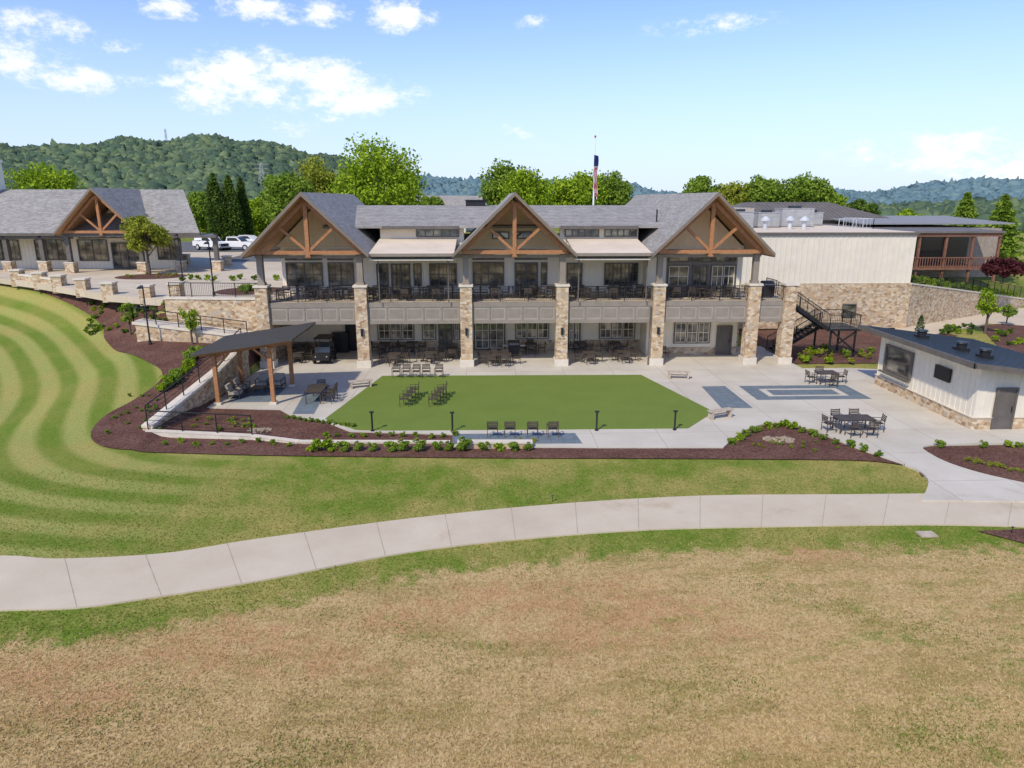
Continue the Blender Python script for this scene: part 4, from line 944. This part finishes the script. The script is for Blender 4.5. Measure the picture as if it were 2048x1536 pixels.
yt(1970,665,0,4.2,1.1,leafB,'young slender tree beside the driveway',1600,.1);yt(2012,650,0,2.0,.8,leafM,'small young tree beside the driveway',700,.09)
x,y=G(1838,668);e=conifer(1.7,.35,700,.07,leafC,True)();e.location=(x,y,0);tag(e,'small clipped evergreen beside the driveway','shrub')
def shrubb(mt,n=260,s=.05,flat=.75,nc=14):
    def f():
        v,fa=leafpts((0,0,.30),(.40,.40,.30*flat/.75),n,s,nc,.3);v[:,2]=np.maximum(v[:,2],0)
        return fastmesh('shrub',v,fa,mt)
    return f
SB=[('sA',shrubb(leafB,900,.05)),('sB',shrubb(leafM,900,.05)),('sC',shrubb(leafY,700,.045)),('sD',shrubb(leafD,900,.05))]
def shrub(x,y,z,s,kk,group='shrubs in the mulch beds'):
    lab={'sA':'bright green rounded shrub in a mulch bed','sB':'green leafy shrub in a mulch bed','sC':'yellow green perennial clump in mulch','sD':'dark green shrub in a mulch bed'}[SB[kk][0]]
    spawn(SB[kk][0],SB[kk][1],(x,y,z),random.random()*6,(s,s*random.uniform(.9,1.1),s*random.uniform(.85,1.1)),lab,'shrub',group)
def shp(px,py,s,kk=None,gz=None):
    x,y=Gh(px,py) if gz is None else G(px,py,gz)
    z=(float(h(x,y))+.03) if gz is None else gz
    shrub(x,y,z,s*random.uniform(.8,1.2),random.choice([0,1,1]) if kk is None else kk)
for i in range(15): shp(622+i*31+random.uniform(-6,6),903,.98)
for i in range(11): shp(650+i*26+random.uniform(-5,5),876+random.uniform(-2,2),.55)
for i in range(10): shp(940+i*14,890+random.uniform(-1,3),.5,2)
for px,py in((1462,888),(1478,880),(1492,872),(1506,866),(1520,861),(1536,857),(1552,854),(1566,852),(1584,858),(1604,865),(1624,872),(1645,880),(1672,888),(1700,894),(1728,903),(1757,914)): shp(px,py+2,.7)
for i in range(14): shp(random.uniform(1500,1680),random.uniform(885,905),.3,random.choice([1,2]))
for px,py in((1880,892),(1968,893),(2018,892),(2035,893)): shp(px,py+4,.7)
for i in range(9): shp(1935+i*14,925+i*3+random.uniform(-3,3),.45,2)
for i in range(30):
    t=i/29;px=50+t*290;py=554+t*56; shp(px,py+random.uniform(3,12),.8)
for i in range(56): shp(random.uniform(170,345),random.uniform(608,672),.62,random.choice([2,1,3,0]))
for i in range(16):
    t=i/15; shp(330+t*70+random.uniform(-8,8),785-t*78,1.15)
for i in range(10): shp(400+random.uniform(-60,60),675+random.uniform(-12,14),.6,random.choice([0,2]))
for i in range(16): shp(random.uniform(380,520),random.uniform(842,868),.45,random.choice([2,0]))
for i in range(18): shp(random.uniform(215,330),random.uniform(790,885),.38,1)
for i in range(9): shp(330+i*31,888+random.uniform(-3,8),.45)
for i in range(12): shp(575+i*12,838+i*1.8,.5,1)
for i in range(20): shp(random.uniform(1590,1745),random.uniform(700,728),.9,random.choice([0,1,2]),-.05)
for i in range(12): shp(random.uniform(1880,1950),random.uniform(655,668),.9,random.choice([0,3]),-.05)
for i in range(9): shp(random.uniform(1990,2040),random.uniform(660,700),.8,random.choice([0,3]),-.05)
for i in range(12):
    a=random.random()*6.28;c=G(303,553,4.6);shrub(c[0]+2.2*math.cos(a),c[1]+1.4*math.sin(a),4.61,.5,2)
for i in range(16):
    a=random.random()*6.28;r=random.random()*2;shrub(-20.8+r*math.cos(a),56.5+r*math.sin(a),4.61,.8,random.choice([0,1]))
for i in range(14): shrub(-29+random.uniform(0,11),64+random.uniform(-1,1)+0,4.6,.9,random.choice([0,1,3]),'shrubs on the plaza')
for i in range(16):
    x=38.5+i*1.3;shrub(x,65.8+(x-37)*.59,float(h(x,65.8+(x-37)*.59)),1.8,random.choice([0,1]),'hedge along the retaining wall')
x,y=G(1853,1070,-.1);tag(make('utility_cover',MB().box(x-.3,x+.3,y-.2,y+.2,-.1,-.04).box(x-.24,x+.24,y-.14,y+.14,-.04,-.03),benchm),'pale concrete utility cover set in grass','utility cover')
for px,py in((1105,1003),(2023,1068)):
    x,y=G(px,py,-.1);mb=MB().cyl((x,y,-.1),(x,y,.16),.012,n=6).cyl((x,y,.16),(x,y,.2),.055,.02,n=10);tag(make('path_light',mb,blackm),'small black path light on a stake','path light','path lights')
# ---------------- hills
def ico():
    import bmesh
    bm=bmesh.new();bmesh.ops.create_icosphere(bm,subdivisions=2,radius=1);v=np.array([q.co[:] for q in bm.verts]);f=np.array([[q.index for q in a.verts] for a in bm.faces]);bm.free();return v,f
IV,IF=ico()
def blobs(name,P,R,mt,squash=1.):
    n=len(P);P=np.array(P);vv=np.repeat(IV[None],n,0)*(1+.3*rng.normal(size=(n,len(IV),1)))*R[:,None,None]*np.array([1,1,squash])+P[:,None,:]
    f=(IF[None]+np.arange(n)[:,None,None]*len(IV)).reshape(-1,3);o=fastmesh(name,vv.reshape(-1,3),f,mt);o['kind']='stuff';return o
def hill(prof,R,depth,mt,crown,nT,zb=2.):
    pxs=np.arange(prof[0][0],prof[-1][0]+1,12.);pys=np.interp(pxs,[p[0] for p in prof],[p[1] for p in prof])
    K=14;V=[];
    def hp(px,py,t):
        top=FAR(px,py,R);zr=max(zb,top.z-crown*1.6);b=FAR(px,py,R-depth*(1-t)) if t<=1 else FAR(px,py,R+depth*(t-1))
        s=sm(min(t,2-t));bx=.1*math.sin(px*.013+t*5)*math.sin(px*.031)
        return (b.x,b.y,zb+(zr-zb)*float(s)*(1+bx*(1-abs(1-t))*(1 if t<1 else 0)*.8) if t!=1 else zr)
    for a,b in zip(pxs,pys):
        for j in range(K): V.append(hp(a,b,j*2/(K-1)))
    n=len(pxs);id_=np.arange(n*K).reshape(n,K);f=np.stack([id_[:-1,:-1].ravel(),id_[1:,:-1].ravel(),id_[1:,1:].ravel(),id_[:-1,1:].ravel()],1)
    struct(fastmesh('hill',V,f,mt))
    Pn=[]
    for i in range(nT):
        px=random.uniform(prof[0][0],prof[-1][0]);t=random.uniform(.0,1.05);py=np.interp(px,[p[0] for p in prof],[p[1] for p in prof]);q=hp(px,py,t);Pn.append((q[0],q[1],q[2]+crown*.5))
    o=blobs('forest',Pn,crown*(.5+.6*rng.random(nT)),mt);o['label']='dense green woodland covering the hillside';o['category']='forest'
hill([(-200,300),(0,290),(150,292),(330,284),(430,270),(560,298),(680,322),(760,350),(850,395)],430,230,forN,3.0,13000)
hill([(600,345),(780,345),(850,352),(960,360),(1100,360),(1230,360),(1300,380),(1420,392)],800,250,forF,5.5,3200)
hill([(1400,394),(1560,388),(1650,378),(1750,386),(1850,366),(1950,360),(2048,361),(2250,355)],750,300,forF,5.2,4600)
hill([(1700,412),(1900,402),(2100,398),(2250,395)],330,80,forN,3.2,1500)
Pn=[];
for i in range(1300):
    px=random.uniform(-50,2100);R=random.uniform(190,330)
    if 505<px<560: continue
    q=FAR(px,400,R);Pn.append((q.x,q.y,4.2+random.uniform(0,1.5)))
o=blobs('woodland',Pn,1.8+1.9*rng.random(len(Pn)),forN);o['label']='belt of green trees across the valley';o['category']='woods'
for px,R in((880,170),(920,180)):
    q=FAR(px,400,R);x,y=q.x,q.y;e=empty('house',(x,y,4.2));tag(e,'distant white house with grey gabled roof','house','houses beyond the club')
    make('wall',MB().box(x-6,x+6,y-4,y+4,4.2,9.4),white,e);mb=MB();mb.prism([(x-6.5,y-4.6,9.2),(x-6.5,y,12.6),(x-6.5,y+4.6,9.2)],(13,0,0));mb.prism([(x-2.5,y-5.2,9.2),(x,y-5.2,12.2),(x+2.5,y-5.2,9.2)],(0,4,0));make('roof',mb,shing,e)
def pylon(px,pyt,R,w,lab,cat):
    t=FAR(px,pyt,R);mb=MB();zb=12;x,y=t.x,t.y;th=.12
    for s in(-1,1):
        for u in(-1,1): mb.beam((x+s*w,y+u*w,zb),(x+s*.3,y+u*.3,t.z),th,th)
    for i in range(7):
        q=i/7;ww=w*(1-q)+.3*q;z=zb+(t.z-zb)*q;z2=zb+(t.z-zb)*(i+1)/7;w2=w*(1-(i+1)/7)+.3*(i+1)/7;mb.beam((x-ww,y-ww,z),(x+w2,y-w2,z2),th,th);mb.beam((x+ww,y-ww,z),(x-w2,y-w2,z2),th,th)
    if w>1.5:
        for q in(.72,.84,.95): z=zb+(t.z-zb)*q;mb.beam((x-2.6,y,z),(x+2.6,y,z),th,th)
    tag(make('pylon' if w>1.5 else 'radio_mast',mb,greym),lab,cat)
pylon(522,325,290,1.8,'steel lattice electricity pylon on the hillside','pylon');pylon(330,258,430,.8,'slim radio mast on the wooded hill','mast')
# ---------------- light, world, camera
S=Vector((-.42,-.62,.78)).normalized();el=math.asin(S.z);rot=math.atan2(S.x,S.y)
sd=bpy.data.lights.new('sun','SUN');sd.energy=3.7;sd.angle=math.radians(2.0);sd.color=(1,.915,.76);so=bpy.data.objects.new('sun',sd);so.rotation_euler=S.to_track_quat('Z','Y').to_euler();so.location=(0,0,60);C.objects.link(so)
w=bpy.data.worlds.new('World');bpy.context.scene.world=w;w.use_nodes=True;w.node_tree.nodes.clear();k=N(w.node_tree)
sky=k.n('ShaderNodeTexSky',sky_type='NISHITA',sun_disc=False,sun_elevation=el,sun_rotation=rot,air_density=1.,dust_density=.3,ozone_density=2.).outputs[0]
skc=k.mix(1.,sky,(.148,.155,.205),'MULTIPLY')
dirv=k.n('ShaderNodeTexCoord').outputs['Generated']
dz=k.n('ShaderNodeSeparateXYZ',{0:dirv}).outputs[2]
hz=k.math('SUBTRACT',1.,k.sstep(dz,-.02,.26))
skc=k.mix(k.math('MULTIPLY',hz,.8),skc,(.62,.76,.93))
nzc=k.n('ShaderNodeTexNoise',{'Vector':k.vmul(dirv,(1,1,1.9)),'Scale':17.,'Detail':8,'Roughness':.72}).outputs[0]
acc=None
for px,py,rx,ry,a in[(500,155,118,46,1),(660,180,110,48,.95),(420,195,75,25,.75),(760,190,80,32,.6),(580,250,55,18,.65),(800,25,65,32,.85),(510,20,90,22,.8),(340,12,65,22,.8),(655,20,50,27,.8),(140,165,70,26,.8),(55,115,85,36,.65),(320,165,65,16,.65),(235,95,45,14,.55),(1020,265,42,16,.55),(1065,45,35,14,.45),(1920,300,200,36,.6),(2040,325,110,42,.75),(1430,50,130,18,.32),(90,60,110,30,.42)]:
    d=ray(px,py);d=d/np.linalg.norm(d);fsc=F/np.linalg.norm(ray(px,py));rx_=rx/F*fsc*1.4;ry_=ry/F*fsc*1.5
    ln=k.n('ShaderNodeVectorMath',{0:k.vmul(k.n('ShaderNodeVectorMath',{0:dirv,1:tuple(d)},operation='SUBTRACT').outputs[0],(1/rx_,1/rx_,1/ry_))},operation='LENGTH').outputs['Value']
    mk=k.math('MULTIPLY',k.math('SUBTRACT',1.,ln,True),a)
    acc=mk if acc is None else k.math('MAXIMUM',acc,mk)
val=k.math('ADD',k.math('MULTIPLY',acc,1.15),k.math('MULTIPLY',k.math('SUBTRACT',nzc,.5),3.6))
cf=k.math('MULTIPLY',k.sstep(val,.12,1.05),k.sstep(acc,0,.2))
col=k.mix(k.math('MULTIPLY',cf,.94),skc,(1.1,1.1,1.1))
bg=k.n('ShaderNodeBackground',{0:col,1:1.05});o_=k.n('ShaderNodeOutputWorld');k.L.new(bg.outputs[0],o_.inputs[0])
cd=bpy.data.cameras.new('camera');cd.sensor_width=36;cd.lens=F/2048*36;cd.clip_end=6000;co=bpy.data.objects.new('camera',cd);co.location=CAM;co.rotation_euler=(math.pi/2-PT,0,-YW);C.objects.link(co)
sc=bpy.context.scene;sc.camera=co;sc.view_settings.view_transform='Standard';sc.view_settings.look='None';sc.view_settings.exposure=0
